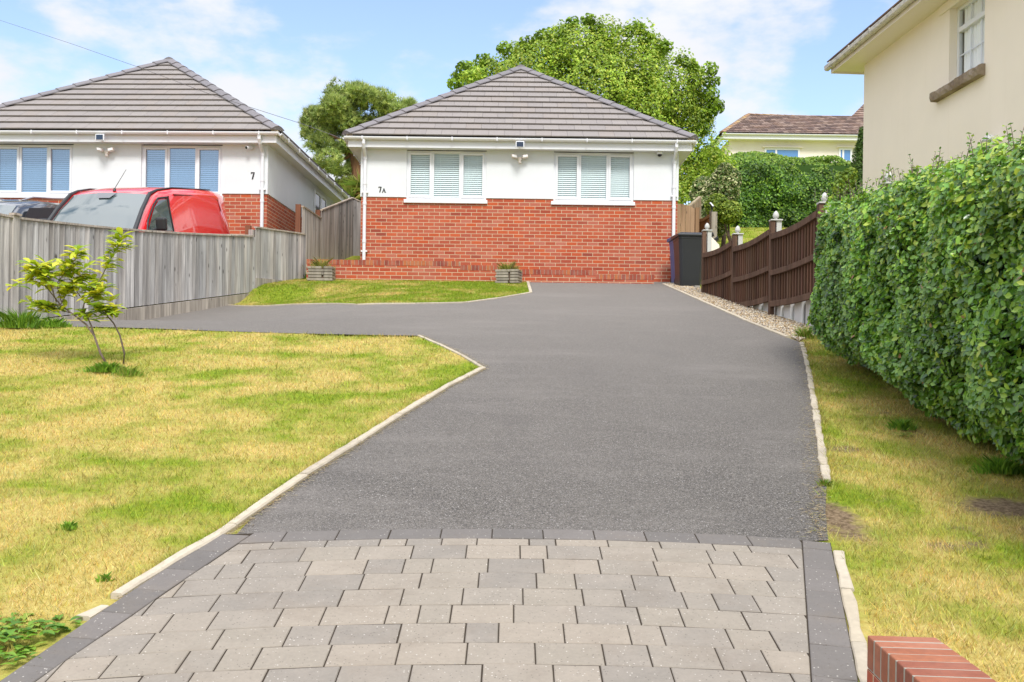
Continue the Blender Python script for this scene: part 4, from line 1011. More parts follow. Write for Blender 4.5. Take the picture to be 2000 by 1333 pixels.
for i, (px, py) in enumerate(((1392, 461), (1401, 469))):
    s_ = thing("garden_light", ["dark spot lamp on the sloping cream wall, nearer the pale post", "small dark spot lamp with white stub at the low end of the cream wall"][i], "lamp", W(px, py, 20.3)+Vector((0,.07,0)), 0, "spot lamps on the cream wall")
    g = MB(); g.tube([(-.07,0,.01), (.03,-.02,.04)], [.012,.05], 10); g.build("lamp_head", M["dark"], s_)
    g = MB(); g.tube([(0,0,-.04), (0,0,.02)], .012, 8); g.build("stem", M["dark"], s_)

# ---------------------------------------------------------------- wheelie bins
def wheelie(label, loc, rz, m, wd=.58, dp=.70, ht=1.0, band=True):
    b = thing("wheelie_bin", label, "bin", loc, rz, "wheelie bins by the side gate"); g = MB(); rings = []
    for k, z in ((.80, .0), (.83, .12), (.93, .7), (.98, ht-.10), (1.0, ht-.09), (1.0, ht-.04)):
        w_, d_ = wd/2*k, dp/2*k; c = .05
        rings.append([(sx*(w_-a), sy*(d_-b_), z) for sx, sy, a, b_ in ((-1,-1,0,c),(-1,-1,c,0),(1,-1,c,0),(1,-1,0,c),(1,1,0,c),(1,1,c,0),(-1,1,c,0),(-1,1,0,c))])
    g.loft(rings); g.build("bin_body", m, b, bevel=.006)
    g = MB(); w_, d_ = wd/2+.03, dp/2+.03
    g.loft([[(-w_, -d_, ht-.045), (w_, -d_, ht-.045), (w_, d_, ht-.045), (-w_, d_, ht-.045)], [(-w_, -d_, ht-.005), (w_, -d_, ht-.005), (w_, d_, ht+.02), (-w_, d_, ht+.02)], [(-w_+.07, -d_+.08, ht+.035), (w_-.07, -d_+.08, ht+.035), (w_-.07, d_-.05, ht+.06), (-w_+.07, d_-.05, ht+.06)]])
    g.build("lid", m, b, bevel=.01)
    g = MB(); g.tube([(-w_+.05, d_+.03, ht), (w_-.05, d_+.03, ht)], .016, 8); g.build("handle", m, b)
    for sx in (-1, 1):
        g = MB(); g.tube([(sx*(wd/2*.8-.06), dp/2*.8, .1), (sx*(wd/2*.8), dp/2*.8, .1)], .1, 16); g.build("wheel", M["black"], b)
    return b
pb_ = W(1349, 500, 19.4); 
wheelie("dark grey wheelie bin standing in front of the blue one beside the brown fence", (W(1346, 500, 19.35).x+.02, 19.55, H(19.5)), .06, M["bin"], .51, .60, 1.0)
wheelie("blue wheelie bin mostly hidden behind the dark grey one", (W(1338, 500, 20.3).x, 20.45, H(20.3)-.02), .1, M["binblue"], .5, .58, .97)
g = MB(); p = W(1357, 553, 19.0)
g.obox((W(1361, 553, 19.1).x, 19.1, H(19.1)+.03), (.055, .01, 0), (-.01, .05, 0), (0, 0, .025), (.3,.28,.25)); tag(g.build("stone", M["stone"], bevel=.015), "small grey stone lying at the foot of the dark bin", "stone")

# ---------------------------------------------------------------- planters
def grass_tuft(mb_v, cx, cy, cz, n, r, h, wd):
    a = RNG.uniform(0, 2*PI, n); rr = np.abs(RNG.normal(0, .5, n))*r; x, y = cx+np.cos(a)*rr, cy+np.sin(a)*rr*.7; hh = RNG.uniform(.35, 1, n)**1.3*h*np.clip(1.15-.6*rr/r, .3, 1.1); b = a+RNG.normal(0, .9, n); ln = hh*RNG.uniform(.2, 1.2, n)
    d = RNG.uniform(0, 2*PI, n); dx, dy = np.cos(d)*wd/2, np.sin(d)*wd/2
    p0 = np.stack([x-dx, y-dy, np.full(n, cz)], -1); p1 = np.stack([x+dx, y+dy, np.full(n, cz)], -1)
    m0 = np.stack([x+np.cos(b)*ln*.35-dx*.8, y+np.sin(b)*ln*.35-dy*.8, cz+hh*.6], -1); m1 = m0+np.stack([dx*1.6, dy*1.6, 0*dx], -1)
    p2 = np.stack([x+np.cos(b)*ln, y+np.sin(b)*ln, cz+hh], -1)
    V_ = np.stack([p0, p1, m1, p2, m0], 1).reshape(-1, 3); return V_, np.arange(5*n).reshape(-1, 5)
def planter(label, x, y, grass_label, wd=.52, ht=.29, dp=.36, rz=0):
    z = H(y)-.02; t_ = thing("planter", label, "planter", (x, y, z), rz, "stacked timber planters on the upper lawn"); lay = 5; lh = ht/lay
    for k in range(lay):
        s_ = MB(); o_ = .02 if k % 2 else 0; col = lambda: (random.uniform(.7,1.05),)*3
        s_.box(-wd/2+o_, wd*.12+random.uniform(-.03,.03), -dp/2, -dp/2+.04, k*lh+.004, (k+1)*lh-.006, col()); s_.box(wd*.15, wd/2-o_*.3, -dp/2-.012, -dp/2+.03, k*lh+.004, (k+1)*lh-.006, col())
        s_.box(-wd/2+o_, -wd/2+.04+o_, -dp/2+.042, dp/2, k*lh+.004, (k+1)*lh-.006, col()); s_.box(wd/2-.04, wd/2, -dp/2+.042, dp/2, k*lh+.004, (k+1)*lh-.006, col()); s_.box(-wd/2+.042, wd/2-.042, dp/2-.04, dp/2, k*lh+.004, (k+1)*lh-.006, col())
        s_.build("timber_layer", M["palewood"], t_, bevel=.006)
    s_ = MB(); s_.box(-wd/2+.035, wd/2-.035, -dp/2+.035, dp/2-.035, .02, ht-.03, (.15,.1,.07)); s_.build("soil", M["soil"], t_)
    V_, F_ = grass_tuft(None, 0, 0, ht-.04, 420, wd*.48, .25, .009)
    c = np.array([(.34,.36,.05),(.45,.42,.10),(.22,.32,.03),(.5,.42,.16)])[RNG.integers(0, 4, 420)]
    o = mesh_np("planter_grass", V_, F_, M["leaf"], np.repeat(c, 5, 0), loc=(x, y, z)); o.rotation_euler = (0,0,rz); tag(o, grass_label, "grass")
planter("grey stacked timber planter in the corner by the grey fence", W(627, 530, 19.75).x, 19.80, "short yellow green grass growing in the planter by the grey fence", .50)
planter("grey stacked timber planter at the drive corner with weeds in front", W(994, 530, 19.75).x, 19.80, "tall yellowing grass growing in the planter at the drive corner", .47, .28, .36, -.25)

# ================================================================== FOLIAGE
def leaves(name, P, Nn, size, cols, m, parent=None, asp=.5, fold=.15, up=.0, loc=None, droop=0.0):
    """folded six-point leaves at P with normals Nn"""
    n = len(P); Nn = Nn/np.linalg.norm(Nn, axis=1, keepdims=True)
    R_ = RNG.normal(size=(n, 3)); R_[:, 2] += up; T = np.cross(Nn, R_); T /= np.linalg.norm(T, axis=1, keepdims=True)+1e-9
    if up: T = np.cross(T, Nn); T /= np.linalg.norm(T, axis=1, keepdims=True)+1e-9
    B = np.cross(Nn, T); s_ = size[:, None]
    P0 = P-T*s_*.5; P3 = P+T*s_*.5-Nn*s_*droop
    w_ = s_*asp*.5; l1 = P-T*s_*.12+B*w_+Nn*s_*fold; r1 = P-T*s_*.12-B*w_+Nn*s_*fold; l2 = P+T*s_*.22+B*w_*.8+Nn*s_*(fold*.8); r2 = P+T*s_*.22-B*w_*.8+Nn*s_*(fold*.8)
    V_ = np.stack([P0, l1, l2, P3, r2, r1], 1).reshape(-1, 3); i0 = 6*np.arange(n)[:, None]
    F_ = np.concatenate([i0+np.array([[0, 3, 2, 1]]), i0+np.array([[0, 5, 4, 3]])], 1).reshape(-1, 4)
    return mesh_np(name, V_, F_, m, np.repeat(cols, 6, 0), parent, loc=loc)
def pick(pal, n, jit=.18, wts=None):
    pal = np.array(pal); i = RNG.choice(len(pal), n, p=wts); return np.clip(pal[i]*RNG.uniform(1-jit, 1+jit, (n, 1)), 0, 1)
def vnoise(P, sc, seed=0):
    """cheap smooth 3-D value noise, 0..1"""
    q = P*sc+seed*17.3; i = np.floor(q).astype(np.int64); f = q-i; f = f*f*(3-2*f); r = 0
    for dx in (0, 1):
        for dy in (0, 1):
            for dz in (0, 1):
                h = (i[:, 0]+dx)*374761393+(i[:, 1]+dy)*668265263+(i[:, 2]+dz)*2147483647+seed*974711
                h = (h ^ (h >> 13))*1274126177; h = (h ^ (h >> 16)) & 0xffff
                r = r+h/65535*np.where(dx, f[:, 0], 1-f[:, 0])*np.where(dy, f[:, 1], 1-f[:, 1])*np.where(dz, f[:, 2], 1-f[:, 2])
    return r

# ---- near privet hedge
hd = thing("hedge", "large clipped privet hedge with glossy leaves along the right edge of the drive", "hedge", (3.0, 8, 0))
y = np.array
def hedge_face_x(Y, Z): return 2.90+.065*(Y-8)+.0*Z
def hedge_top(Y): return 1.44+(Y-5.75)*.115
YN, YFAR = 3.6, 10.75
def hedge_pts(n, which):
    if which == 'face':
        Y = RNG.uniform(YN, YFAR, n); k = RNG.uniform(0, 1, n); zb = Hn(Y)+.08; zt = hedge_top(Y); Z = zb+(zt-zb)*k
        X = hedge_face_x(Y, Z); 
        # rounded shoulder, tucked-in foot, rounded far end
        X = X-.07*np.sin(PI*np.clip(k*1.1, 0, 1))+.26*np.clip((k-.84)/.16, 0, 1)**2+.34*np.clip((.20-k)/.20, 0, 1)**1.3+.65*np.clip((Y-(YFAR-.9))/.9, 0, 1)**2
        Nn = np.stack([-np.ones(n), .9*np.clip((Y-(YFAR-.6))/.6, 0, 1)*0-.15, .1+np.clip((k-.85)/.15, 0, 1)*1.3-np.clip((.2-k)/.2, 0, 1)*.6], -1)
    elif which == 'top':
        Y = RNG.uniform(YN, YFAR, n); X = hedge_face_x(Y, 0)+.18+RNG.uniform(0, 1, n)*1.1; Z = hedge_top(Y)+0*X; Nn = np.tile([[0, -.1, 1.]], (n, 1))
    elif which == 'near':
        X = RNG.uniform(2.72, 4.1, n); k = RNG.uniform(0, 1, n); Y = np.full(n, YN)-.06*np.sin(PI*k); Z = H(YN)+.08+(hedge_top(YN)-H(YN)-.02)*k; Nn = np.tile([[0, -1., .2]], (n, 1))
    else:
        X = RNG.uniform(3.35, 4.5, n); Y = np.full(n, YFAR)+0*X; k = RNG.uniform(0, 1, n); Z = H(YFAR)+.06+(hedge_top(YFAR)-H(YFAR))*k; Nn = np.tile([[0, 1., .2]], (n, 1))
    return np.stack([X, Y, Z], -1), Nn
Ps, Ns = [], []
for which, cnt in (('face', 70000), ('top', 10000), ('end', 3500), ('near', 9000)):
    P_, N_ = hedge_pts(cnt, which)
    bumpy = (vnoise(P_, 1.6, 3)-.5)*.20+(vnoise(P_, 5.5, 5)-.5)*.17
    depth = np.abs(RNG.normal(0, .095, cnt))
    nn = N_/np.linalg.norm(N_, axis=1, keepdims=True)
    Ps.append(P_+nn*(bumpy-depth)[:, None]); Ns.append(nn+RNG.normal(0, .55, (cnt, 3))+np.array([[-.1, -.25, .45]]))
P_ = np.concatenate(Ps); N_ = np.concatenate(Ns)
keep = (vnoise(P_, 11, 9) > .30)
P_, N_ = P_[keep], N_[keep]; n = len(P_)
low = np.clip((P_[:, 2]-Hn(P_[:, 1])-.2)/1.5, 0, 1)
cols = pick([(.105,.245,.028),(.145,.30,.032),(.21,.39,.04),(.06,.145,.03),(.30,.47,.05)], n, .25, [.26,.27,.24,.11,.12])*(.6+.75*vnoise(P_, 1.7, 31))[:, None]; dead = RNG.uniform(0, 1, n) < .006; cols[dead] = (.35,.20,.08)
tips = RNG.uniform(0, 1, n) < .02+.25*low**5
cols[tips] = pick([(.34,.48,.05),(.42,.52,.06)], tips.sum())
leaves("foliage", P_-np.array([[3.0, 8, 0]]), N_, RNG.uniform(.034, .064, n), cols, M["glossleaf"], hd, .56, .08)
# shoots that stick out of the top
sh = MB(); SP, SN = [], []
for i in range(220):
    Y = random.uniform(YN+.3, YFAR-.2); X = float(hedge_face_x(Y, 0))+random.uniform(.0, .9); Z = hedge_top(Y)-.05; hh = random.uniform(.04, .15); a = random.uniform(0, 2*PI); tx, ty = math.cos(a)*hh*.25, math.sin(a)*hh*.25
    sh.tube([(X-3, Y-8, Z), (X+tx*.5-3, Y+ty*.5-8, Z+hh*.6), (X+tx-3, Y+ty-8, Z+hh)], [.003, .0025, .0015], 4, col=(1,1,1))
    for k in range(int(hh/.022)+2):
        q = k/(hh/.022+1); b = k*2.4; SP.append((X+tx*q+math.cos(b)*.016, Y+ty*q+math.sin(b)*.016, Z+hh*q)); SN.append((-math.cos(b)*.5, -math.sin(b)*.5, .8))
kind(sh.build("shoots", M["saplingbark"], hd), "stuff")
SP, SN = np.array(SP), np.array(SN); leaves("foliage", SP-np.array([[3.0, 8, 0]]), SN+RNG.normal(0, .3, SN.shape), RNG.uniform(.022, .04, len(SP)), pick([(.20,.36,.05),(.30,.42,.06),(.13,.28,.04)], len(SP)), M["glossleaf"], hd, .5, .1)
# solid core painted near black as the shade inside, then woody stems
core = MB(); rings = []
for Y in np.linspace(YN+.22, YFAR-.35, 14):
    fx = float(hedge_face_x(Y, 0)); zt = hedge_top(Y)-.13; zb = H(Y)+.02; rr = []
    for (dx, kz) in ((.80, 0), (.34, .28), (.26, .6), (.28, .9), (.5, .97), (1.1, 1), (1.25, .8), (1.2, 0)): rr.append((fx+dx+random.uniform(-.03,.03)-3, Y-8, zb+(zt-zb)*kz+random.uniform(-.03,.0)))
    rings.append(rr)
core.loft(rings); core.build("dark_core", mat("hedge interior", (.016,.030,.010), 1, .0), hd)
hs = MB()
for i in range(26):
    Y = 4+i*.26; X = float(hedge_face_x(Y, 0))+.55; z = H(Y)
    for k in range(4): a = random.uniform(-.35, .1); b = random.uniform(-.2, .2); hs.tube([(X-3, Y-8, z-.05), (X+a*.5-3, Y+b*.5-8, z+.25), (X+a-3, Y+b-8, z+.55)], [.012, .009, .005], 5, col=(1,1,1))
hs.build("stems", M["bark"], hd)

# ---- generic crown of leaf clumps
def crown(name, blobs, n, size, pal, m, parent, wts=None, asp=.6, seed=1, jitter=.25, hollow=.55, loc=None, clump=.9, shade_pal=None, up=.5, thin=.3):
    """blobs: (centre, (rx,ry,rz)); leaves gather near the blob surfaces in clumps"""
    vol = np.array([b[1][0]*b[1][1]+b[1][0]*b[1][2]+b[1][1]*b[1][2] for b in blobs]); vol = vol/vol.sum(); Ps, Ns = [], []
    for (c, r), v in zip(blobs, vol):
        k = int(n*v*1.6); d = RNG.normal(size=(k, 3)); d /= np.linalg.norm(d, axis=1, keepdims=True)
        rad = RNG.uniform(hollow**3, 1, k)**(1/3); P_ = np.array(c)+d*np.array(r)*rad[:, None]
        nv = vnoise(P_, clump, seed); P_ = P_+d*((nv-.5)*jitter*min(r)*2)[:, None]
        keep = (vnoise(P_, clump*2.3, seed+4)*.6+vnoise(P_, clump*5, seed+8)*.4) > thin+RNG.uniform(-.06, .06, k)
        Ps.append(P_[keep]); Ns.append(d[keep])
    P_ = np.concatenate(Ps); D = np.concatenate(Ns); k = RNG.permutation(len(P_))[:n]; P_, D = P_[k], D[k]; n_ = len(P_)
    c = pick(pal, n_, .2, wts); big = vnoise(P_, clump*1.2, seed+20)[:, None]; c = c*(.62+.76*big)
    Nn = D+RNG.normal(0, .6, (n_, 3)); Nn[:, 2] += up
    return leaves(name, P_, Nn, RNG.uniform(size*.7, size*1.3, n_), c, m, parent, asp, .1, loc=loc)
def limb_tree(parent, base, tops, r0, m, r1=.03, loc=None, tw=1.1):
    """tapered trunk with limbs reaching to the given points"""
    mb = MB(); base = Vector(base); fork = base+Vector((0, 0, (max(t_[2] for t_ in tops)-base.z)*.35)); mb.tube([base-Vector((0,0,.3)), base.lerp(fork, .5)+Vector((.05,0,0)), fork], [r0*1.2, r0*.9, r0*.75], 10, col=(1,1,1))
    for t_ in tops:
        t_ = Vector(t_); mid = fork.lerp(t_, .5)+Vector((random.uniform(-.3,.3), random.uniform(-.3,.3), random.uniform(0,.4)))*min(1,tw); mb.tube([fork-Vector((0,0,.1)), mid, t_], [r0*.5, r0*.28, r1], 7, col=(1,1,1))
        for k in range(5):
            q = mid.lerp(t_, random.uniform(0, 1)); e = q+Vector((random.uniform(-1,1), random.uniform(-1,1), random.uniform(-.2,1)))*tw; mb.tube([q, e], [r1*1.3, r1*.35], 5, col=(1,1,1))
    return mb.build("trunk", m, parent, loc=loc)

# big broadleaf tree behind 7A
YT = 34.0
def bl(px, py, rx, rz, Y=YT, ry=None): s = Y/F; p = W(px, py, Y); return ((p.x, Y, p.z), (rx*s, (ry or rx)*s, rz*s))
T1 = [bl(1160,190,150,125), bl(1040,150,95,75), bl(1120,105,90,62), bl(1230,130,85,75), bl(1300,190,90,90), bl(1330,290,70,95), bl(960,150,60,38), bl(1220,250,130,110), bl(1345,400,70,90,YT-2), bl(1270,360,90,120), bl(1060,230,100,80), bl(1000,210,60,55), bl(1340,240,48,48), bl(1375,350,45,75), bl(925,150,34,20,YT-1), bl(1180,66,40,30), bl(1275,95,32,30), bl(1358,160,26,38), bl(1120,330,120,90), bl(1015,110,36,30), bl(1085,75,30,24), bl(1395,320,36,60,YT-1), bl(1400,400,44,64,YT-3), bl(1420,335,26,30,YT-3), bl(1385,430,40,50,YT-4), bl(935,175,50,26), bl(1370,205,36,34)]
tr = thing("tree", "large bright green broadleaf tree rising behind the roof of the 7A bungalow", "tree", (4, YT, H(YT)))
L0 = Vector((4, YT, H(YT)))
T1l = [((c[0]-L0.x, c[1]-L0.y, c[2]-L0.z), r) for c, r in T1]
crown("foliage", [(c, tuple(x*.94 for x in r)) for c, r in T1l], 120000, .095, [(.26,.40,.035),(.34,.49,.05),(.44,.56,.07),(.14,.23,.03),(.56,.60,.09)], M["leaf"], tr, [.26,.27,.22,.13,.12], .6, 2, .36, .35, clump=1.5, thin=.34)
limb_tree(tr, (0,0,0), [T1l[i][0] for i in (0,1,2,3,4,5,6,7,9,10,11,12,15,17)], .34, M["bark"])
# stray sprays on the silhouette
SPR = []
for (px, py) in ((890,165),(905,130),(895,150),(985,95),(1105,60),(1120,45),(1150,40),(1165,55),(1230,62),(1262,75),(1385,135),(1390,160),(1395,212),(1380,225),(1388,185),(1300,90),(1330,120),(1245,55),(1060,72),(1030,85),(945,118),(1370,250),(1398,205),(1350,130),(1395,300),(1415,330)):
    SPR.append(bl(px, py, 17, 13, YT-.5, 14))
crown("foliage", [((c[0]-L0.x, c[1]-L0.y, c[2]-L0.z), r) for c, r in SPR], 3200, .14, [(.22,.35,.03),(.32,.46,.04),(.15,.25,.025)], M["leaf"], tr, None, .6, 6, .2, .0, clump=2, thin=.2)

# pine at left of 7A
YP = 44.0
pn = thing("pine_tree", "tall pine tree with rounded needle clumps seen between the two bungalows", "tree", (W(680,300,YP).x, YP, H(YP)))
LP = Vector((W(680,300,YP).x, YP, H(YP)))
PB = [bl(680,195,42,26,YP), bl(630,225,36,20,YP), bl(735,205,44,26,YP), bl(780,218,30,16,YP), bl(622,262,30,18,YP), bl(668,240,46,26,YP), bl(725,250,50,26,YP+1), bl(640,290,38,15,YP), bl(690,290,44,20,YP), bl(612,240,20,14,YP), bl(625,325,26,11,YP), bl(660,335,34,14,YP), bl(650,312,24,10,YP-1), bl(700,330,30,22,YP+1), bl(760,235,34,20,YP+1), bl(680,360,30,18,YP), bl(655,205,30,20,YP-1), bl(705,182,34,15,YP-1), bl(800,208,16,10,YP), bl(720,300,26,22,YP+1), bl(688,390,20,14,YP)]
PBl = [((c[0]-LP.x, c[1]-LP.y, c[2]-LP.z), r) for c, r in PB]
def pine_foliage(parent, blobs, ntuft):
    """tufts of needles over flattened clumps"""
    Ps, Ds = [], []; vol = np.array([b[1][0]*b[1][2] for b in blobs]); vol /= vol.sum()
    for (c, r), v in zip(blobs, vol):
        k = int(ntuft*v); d = RNG.normal(size=(k, 3)); d[:, 2] = d[:, 2]*.8+.25; d /= np.linalg.norm(d, axis=1, keepdims=True); P_ = np.array(c)+d*np.array(r)*(RNG.uniform(.55, 1, k)[:, None]); P_ += d*((vnoise(P_, 1.9, 3)-.5)*.8)[:, None]; P_ = P_[vnoise(P_, 1.7, 5) > .25]; d = d[:len(P_)]
        Ps.append(P_); Ds.append(d)
    P_ = np.concatenate(Ps); D = np.concatenate(Ds); D[:, 2] += .7; D /= np.linalg.norm(D, axis=1, keepdims=True); n = len(P_); q = 9
    A = D[:, None, :]+RNG.normal(0, .55, (n, q, 3)); A /= np.linalg.norm(A, axis=2, keepdims=True); ln = RNG.uniform(.14, .30, (n, q, 1)); S_ = RNG.normal(size=(n, q, 3)); S_ = np.cross(A, S_); S_ /= np.linalg.norm(S_, axis=2, keepdims=True); w_ = .014
    b = P_[:, None, :]; V_ = np.stack([b-S_*w_, b+S_*w_, b+A*ln], 2).reshape(-1, 3)
    c = pick([(.28,.37,.10),(.36,.43,.12),(.17,.24,.075),(.44,.48,.16)], n, .2, [.35,.3,.2,.15])*(.6+.85*vnoise(P_, 1.3, 8))[:, None]
    mesh_np("foliage", V_, np.arange(len(V_)).reshape(-1, 3), M["needle"], np.repeat(c, q*3, 0), parent)
pine_foliage(pn, [(c, tuple(x*.93 for x in r)) for c, r in PBl], 14000)
pt = MB(); q = lambda px, py, dy=0: W(px, py, YP+dy)-LP
pt.tube([(q(700,420).x, 0, -.5), q(702,380), q(698,330), q(690,280), q(684,240), q(682,200)], [.34,.30,.26,.22,.15,.06], 10, col=(1,1,1))
for a, b, r in (((699,345),(640,322),.07),((692,300),(625,330),.06),((690,285),(630,255),.07),((686,250),(760,225),.08),((693,300),(650,290),.06),((700,360),(660,340),.06),((686,255),(620,235),.05),((696,320),(740,290),.06),((684,230),(700,190),.06),((760,225),(800,210),.03)):
    A_, B_ = q(*a), q(*b); pt.tube([A_, A_.lerp(B_, .5)+Vector((0, random.uniform(-.5,.5), -.1)), B_], [r*1.3, r, r*.4], 6, col=(1,1,1))
pt.build("trunk", M["pinebark"], pn)

# cordyline / palm by 7A's left side
YC = 31.0
cd = thing("palm_plant", "spiky yellow green palm like plant behind the tall fence left of the 7A bungalow", "plant", (W(700,380,YC).x, YC, H(YC)))
LC = Vector(cd.location); V_, F_ = [], []
for (hx, hy) in ((706, 372), (690, 392), (722, 380)):
    c0 = W(hx, hy, YC)-LC
    for i in range(90):
        a = random.uniform(0, 2*PI); e = random.uniform(-.35, 1.4); ln = random.uniform(.5, .85); d = Vector((math.cos(a)*math.cos(e), math.sin(a)*math.cos(e), math.sin(e))); s_ = d.cross(Vector((0,0,1))).normalized()*.028
        m1 = c0+d*ln*.5+Vector((0,0,.02)); e1 = c0+d*ln+Vector((0,0,-.22*ln*abs(math.cos(e)))); b0 = len(V_)
        V_ += [c0-s_*.5, c0+s_*.5, m1+s_, e1, m1-s_]; F_.append((b0, b0+1, b0+2, b0+3, b0+4))
mesh_np("fronds", np.array([tuple(v) for v in V_]), np.array(F_), M["leaf"], np.repeat(pick([(.36,.44,.07),(.22,.33,.05),(.50,.48,.12),(.45,.30,.10)], len(F_), .2, [.4,.35,.15,.1]), 5, 0), cd)
g = MB(); c0 = W(706, 372, YC)-LC; g.tube([(c0.x, 0, -.3), (c0.x+.05, 0, c0.z*.5), (c0.x, 0, c0.z)], [.12,.09,.08], 8, col=(1,1,1)); g.build("trunk", M["bark"], cd)

def shrub(name, label, cat, blobs, n, size, pal, wts, Y, m=None, seed=1, group=None, clump=1.2, thin=.28, asp=.6, hollow=.4):
    c0 = blobs[0][0]; t_ = thing(name, label, cat, (c0[0], c0[1], H(c0[1])), 0, group); L_ = Vector(t_.location)
    bb = [((c[0]-L_.x, c[1]-L_.y, c[2]-L_.z), r) for c, r in blobs]; crown("foliage", bb, n, size, pal, m or M["leaf"], t_, wts, asp, seed, .25, hollow, clump=clump, thin=thin)
    limb_tree(t_, (0,0,0), [b[0] for b in bb[:5]], .07, M["bark"], .010, tw=.22); return t_
shrub("shrub", "cream variegated shrub left of the clipped far hedge", "shrub", [bl(1412,370,34,46,28), bl(1385,412,40,46,28), bl(1432,350,17,22,28), bl(1415,335,18,18,28), bl(1375,375,30,34,28.5), bl(1360,440,40,50,28), bl(1395,440,26,26,27.5)], 20000, .085, [(.15,.23,.05),(.42,.43,.20),(.09,.15,.04),(.55,.52,.30)], [.36,.27,.25,.12], 28, seed=5)
shrub("shrub", "yellow green bush in front of the dark shrubs behind the pale lamp post", "shrub", [bl(1425,415,26,24,27), bl(1400,400,22,24,27)], 5000, .07, [(.25,.34,.04),(.16,.25,.035),(.36,.42,.06)], [.4,.35,.25], 27, seed=9)
# far clipped hedge
YH = 35.5
fh = thing("hedge", "long dark green hedge below the house with the brown tiled roof", "hedge", (W(1540,400,YH).x, YH, H(YH))); LH = Vector(fh.location)
n = 46000; px = RNG.uniform(1395, 1760, n); k = RNG.uniform(0, 1, n); topy = 306-10*np.sin((px-1400)/60)-6*np.sin(px/23)+(px-1540)*.02; py = topy+(452-topy)*k**1.1
Yv = YH+np.clip(.30-k, 0, .3)*5+RNG.uniform(-.25, .45, n); X_ = (px-CX)/F*Yv-(CY-py)*st/F*Yv; Z_ = (CY-py+(px-CX)*st)/F*Yv
P_ = np.stack([X_, Yv, Z_], -1); P_[:, 1] -= (vnoise(P_, .75, 4)-.5)*1.6+(vnoise(P_, 2.2, 6)-.5)*.6
kp = (vnoise(P_, 2.0, 12)*.6+vnoise(P_, 5, 13)*.4) > .25; P_ = P_[kp]; k = k[kp]; n = len(P_)
c = pick([(.10,.22,.03),(.05,.115,.02),(.17,.32,.035),(.28,.44,.045)], n, .25, [.33,.3,.24,.13])*(.45+1.1*vnoise(P_, 1.1, 15))[:, None]; tp = RNG.uniform(0, 1, n) < np.clip(.30-k, 0, .3)*3.0; c[tp] = pick([(.20,.34,.04),(.26,.38,.05)], tp.sum())
Nn = np.tile([[0, -1., .5]], (n, 1))+RNG.normal(0, .6, (n, 3)); leaves("foliage", P_-np.array(LH), Nn, RNG.uniform(.06, .13, n), c, M["leaf"], fh, .6, .1)
g = MB(); a, b = W(1400, 330, YH+.7), W(1780, 330, YH+.7); g.box(a.x-LH.x+.3, b.x-LH.x, .8, 2.6, -.3, W(1540,325,YH+1).z-LH.z); g.build("dark_core", mat("far hedge interior", (.045,.09,.022), 1, 0), fh)  # solid core coloured dark for the shade behind the leaves
# conifer sprig by the cream house corner
shrub("conifer", "narrow dark green conifer beside the corner of the cream house", "tree", [bl(1680,330,17,60,33), bl(1676,365,18,50,33), bl(1684,290,12,30,33), bl(1684,262,8,14,33)], 7000, .09, [(.10,.19,.035),(.07,.13,.03),(.15,.25,.04)], [.4,.35,.25], 33, asp=.35, seed=14)
shrub("shrub", "light green spray of leaves showing over the end of the privet hedge", "shrub", [bl(1652,352,20,16,15.5), bl(1640,368,16,10,15.5), bl(1662,340,12,12,15.5)], 900, .05, [(.22,.34,.04),(.33,.42,.05),(.14,.25,.03)], None, 15.5, seed=21, clump=3)
# trees out of sight behind the camera are not needed

# ---------------------------------------------------------------- sapling (magnolia like) on the front lawn
YS = G(222, 712).y
sp_ = thing("sapling", "small yellow green sapling with two thin curved stems on the front lawn", "tree", G(208, 710)); LS = Vector(sp_.location)
q = lambda px, py, dy=0: W(px, py, YS+dy)-LS
g = MB(); stems = [([(208,712),(196,690),(184,656),(168,634),(140,612),(118,596)], 0, .013), ([(184,656),(178,636),(168,614),(160,610)], .05, .009), ([(241,712),(243,690),(234,655),(222,632),(205,612),(170,590)], -.05, .010),
  ([(118,596),(88,600),(60,595)], 0, .006), ([(140,612),(110,604),(90,600)], .1, .005), ([(118,596),(90,560),(72,540),(50,553)], .08, .006), ([(110,590),(95,545),(75,520),(60,530)], -.1, .006), ([(160,612),(165,590),(178,572),(196,545),(212,515),(222,495),(232,478),(238,462)], .02, .007),
  ([(168,614),(190,600),(205,606),(222,614)], -.1, .005), ([(100,555),(80,530),(88,520)], .12, .004), ([(120,590),(110,555),(125,535),(140,520),(150,500),(152,488)], -.06, .005), ([(165,590),(150,570),(150,545),(165,530)], .1, .005), ([(170,590),(185,578),(200,570)], -.12, .005), ([(118,596),(130,575),(125,560)], .05, .005)]
tipsS = []
for pts, dy, r in stems:
    pl = [q(a, b, dy*(i/(len(pts)-1))) for i, (a, b) in enumerate(pts)]; g.tube(pl, [r*(1-.55*i/(len(pl)-1)) for i in range(len(pl))], 8, col=(1,1,1)); tipsS.append(pl)
g.build("stems", M["saplingbark"], sp_, smooth=True)
def big_leaf(mb, base, d, nrm, ln, wd, col, curl=.25):
    d = Vector(d).normalized(); nrm = Vector(nrm); s_ = d.cross(nrm).normalized(); nrm = s_.cross(d).normalized(); base = Vector(base); L_, R_, C_ = [], [], []
    for t_, w_ in ((0, .04), (.18, .45), (.42, .85), (.66, 1), (.84, .75), (1, .03)):
        c = base+d*(ln*t_)-nrm*(curl*ln*t_*t_); C_.append(c); L_.append(c+s_*wd/2*w_+nrm*wd*.14*w_); R_.append(c-s_*wd/2*w_+nrm*wd*.14*w_)
    vs = L_+C_+R_; fs = []
    for i in range(5): fs.append((i, i+1, 7+i, 6+i)); fs.append((6+i, 7+i, 13+i, 12+i))
    mb.add(vs, fs, col)
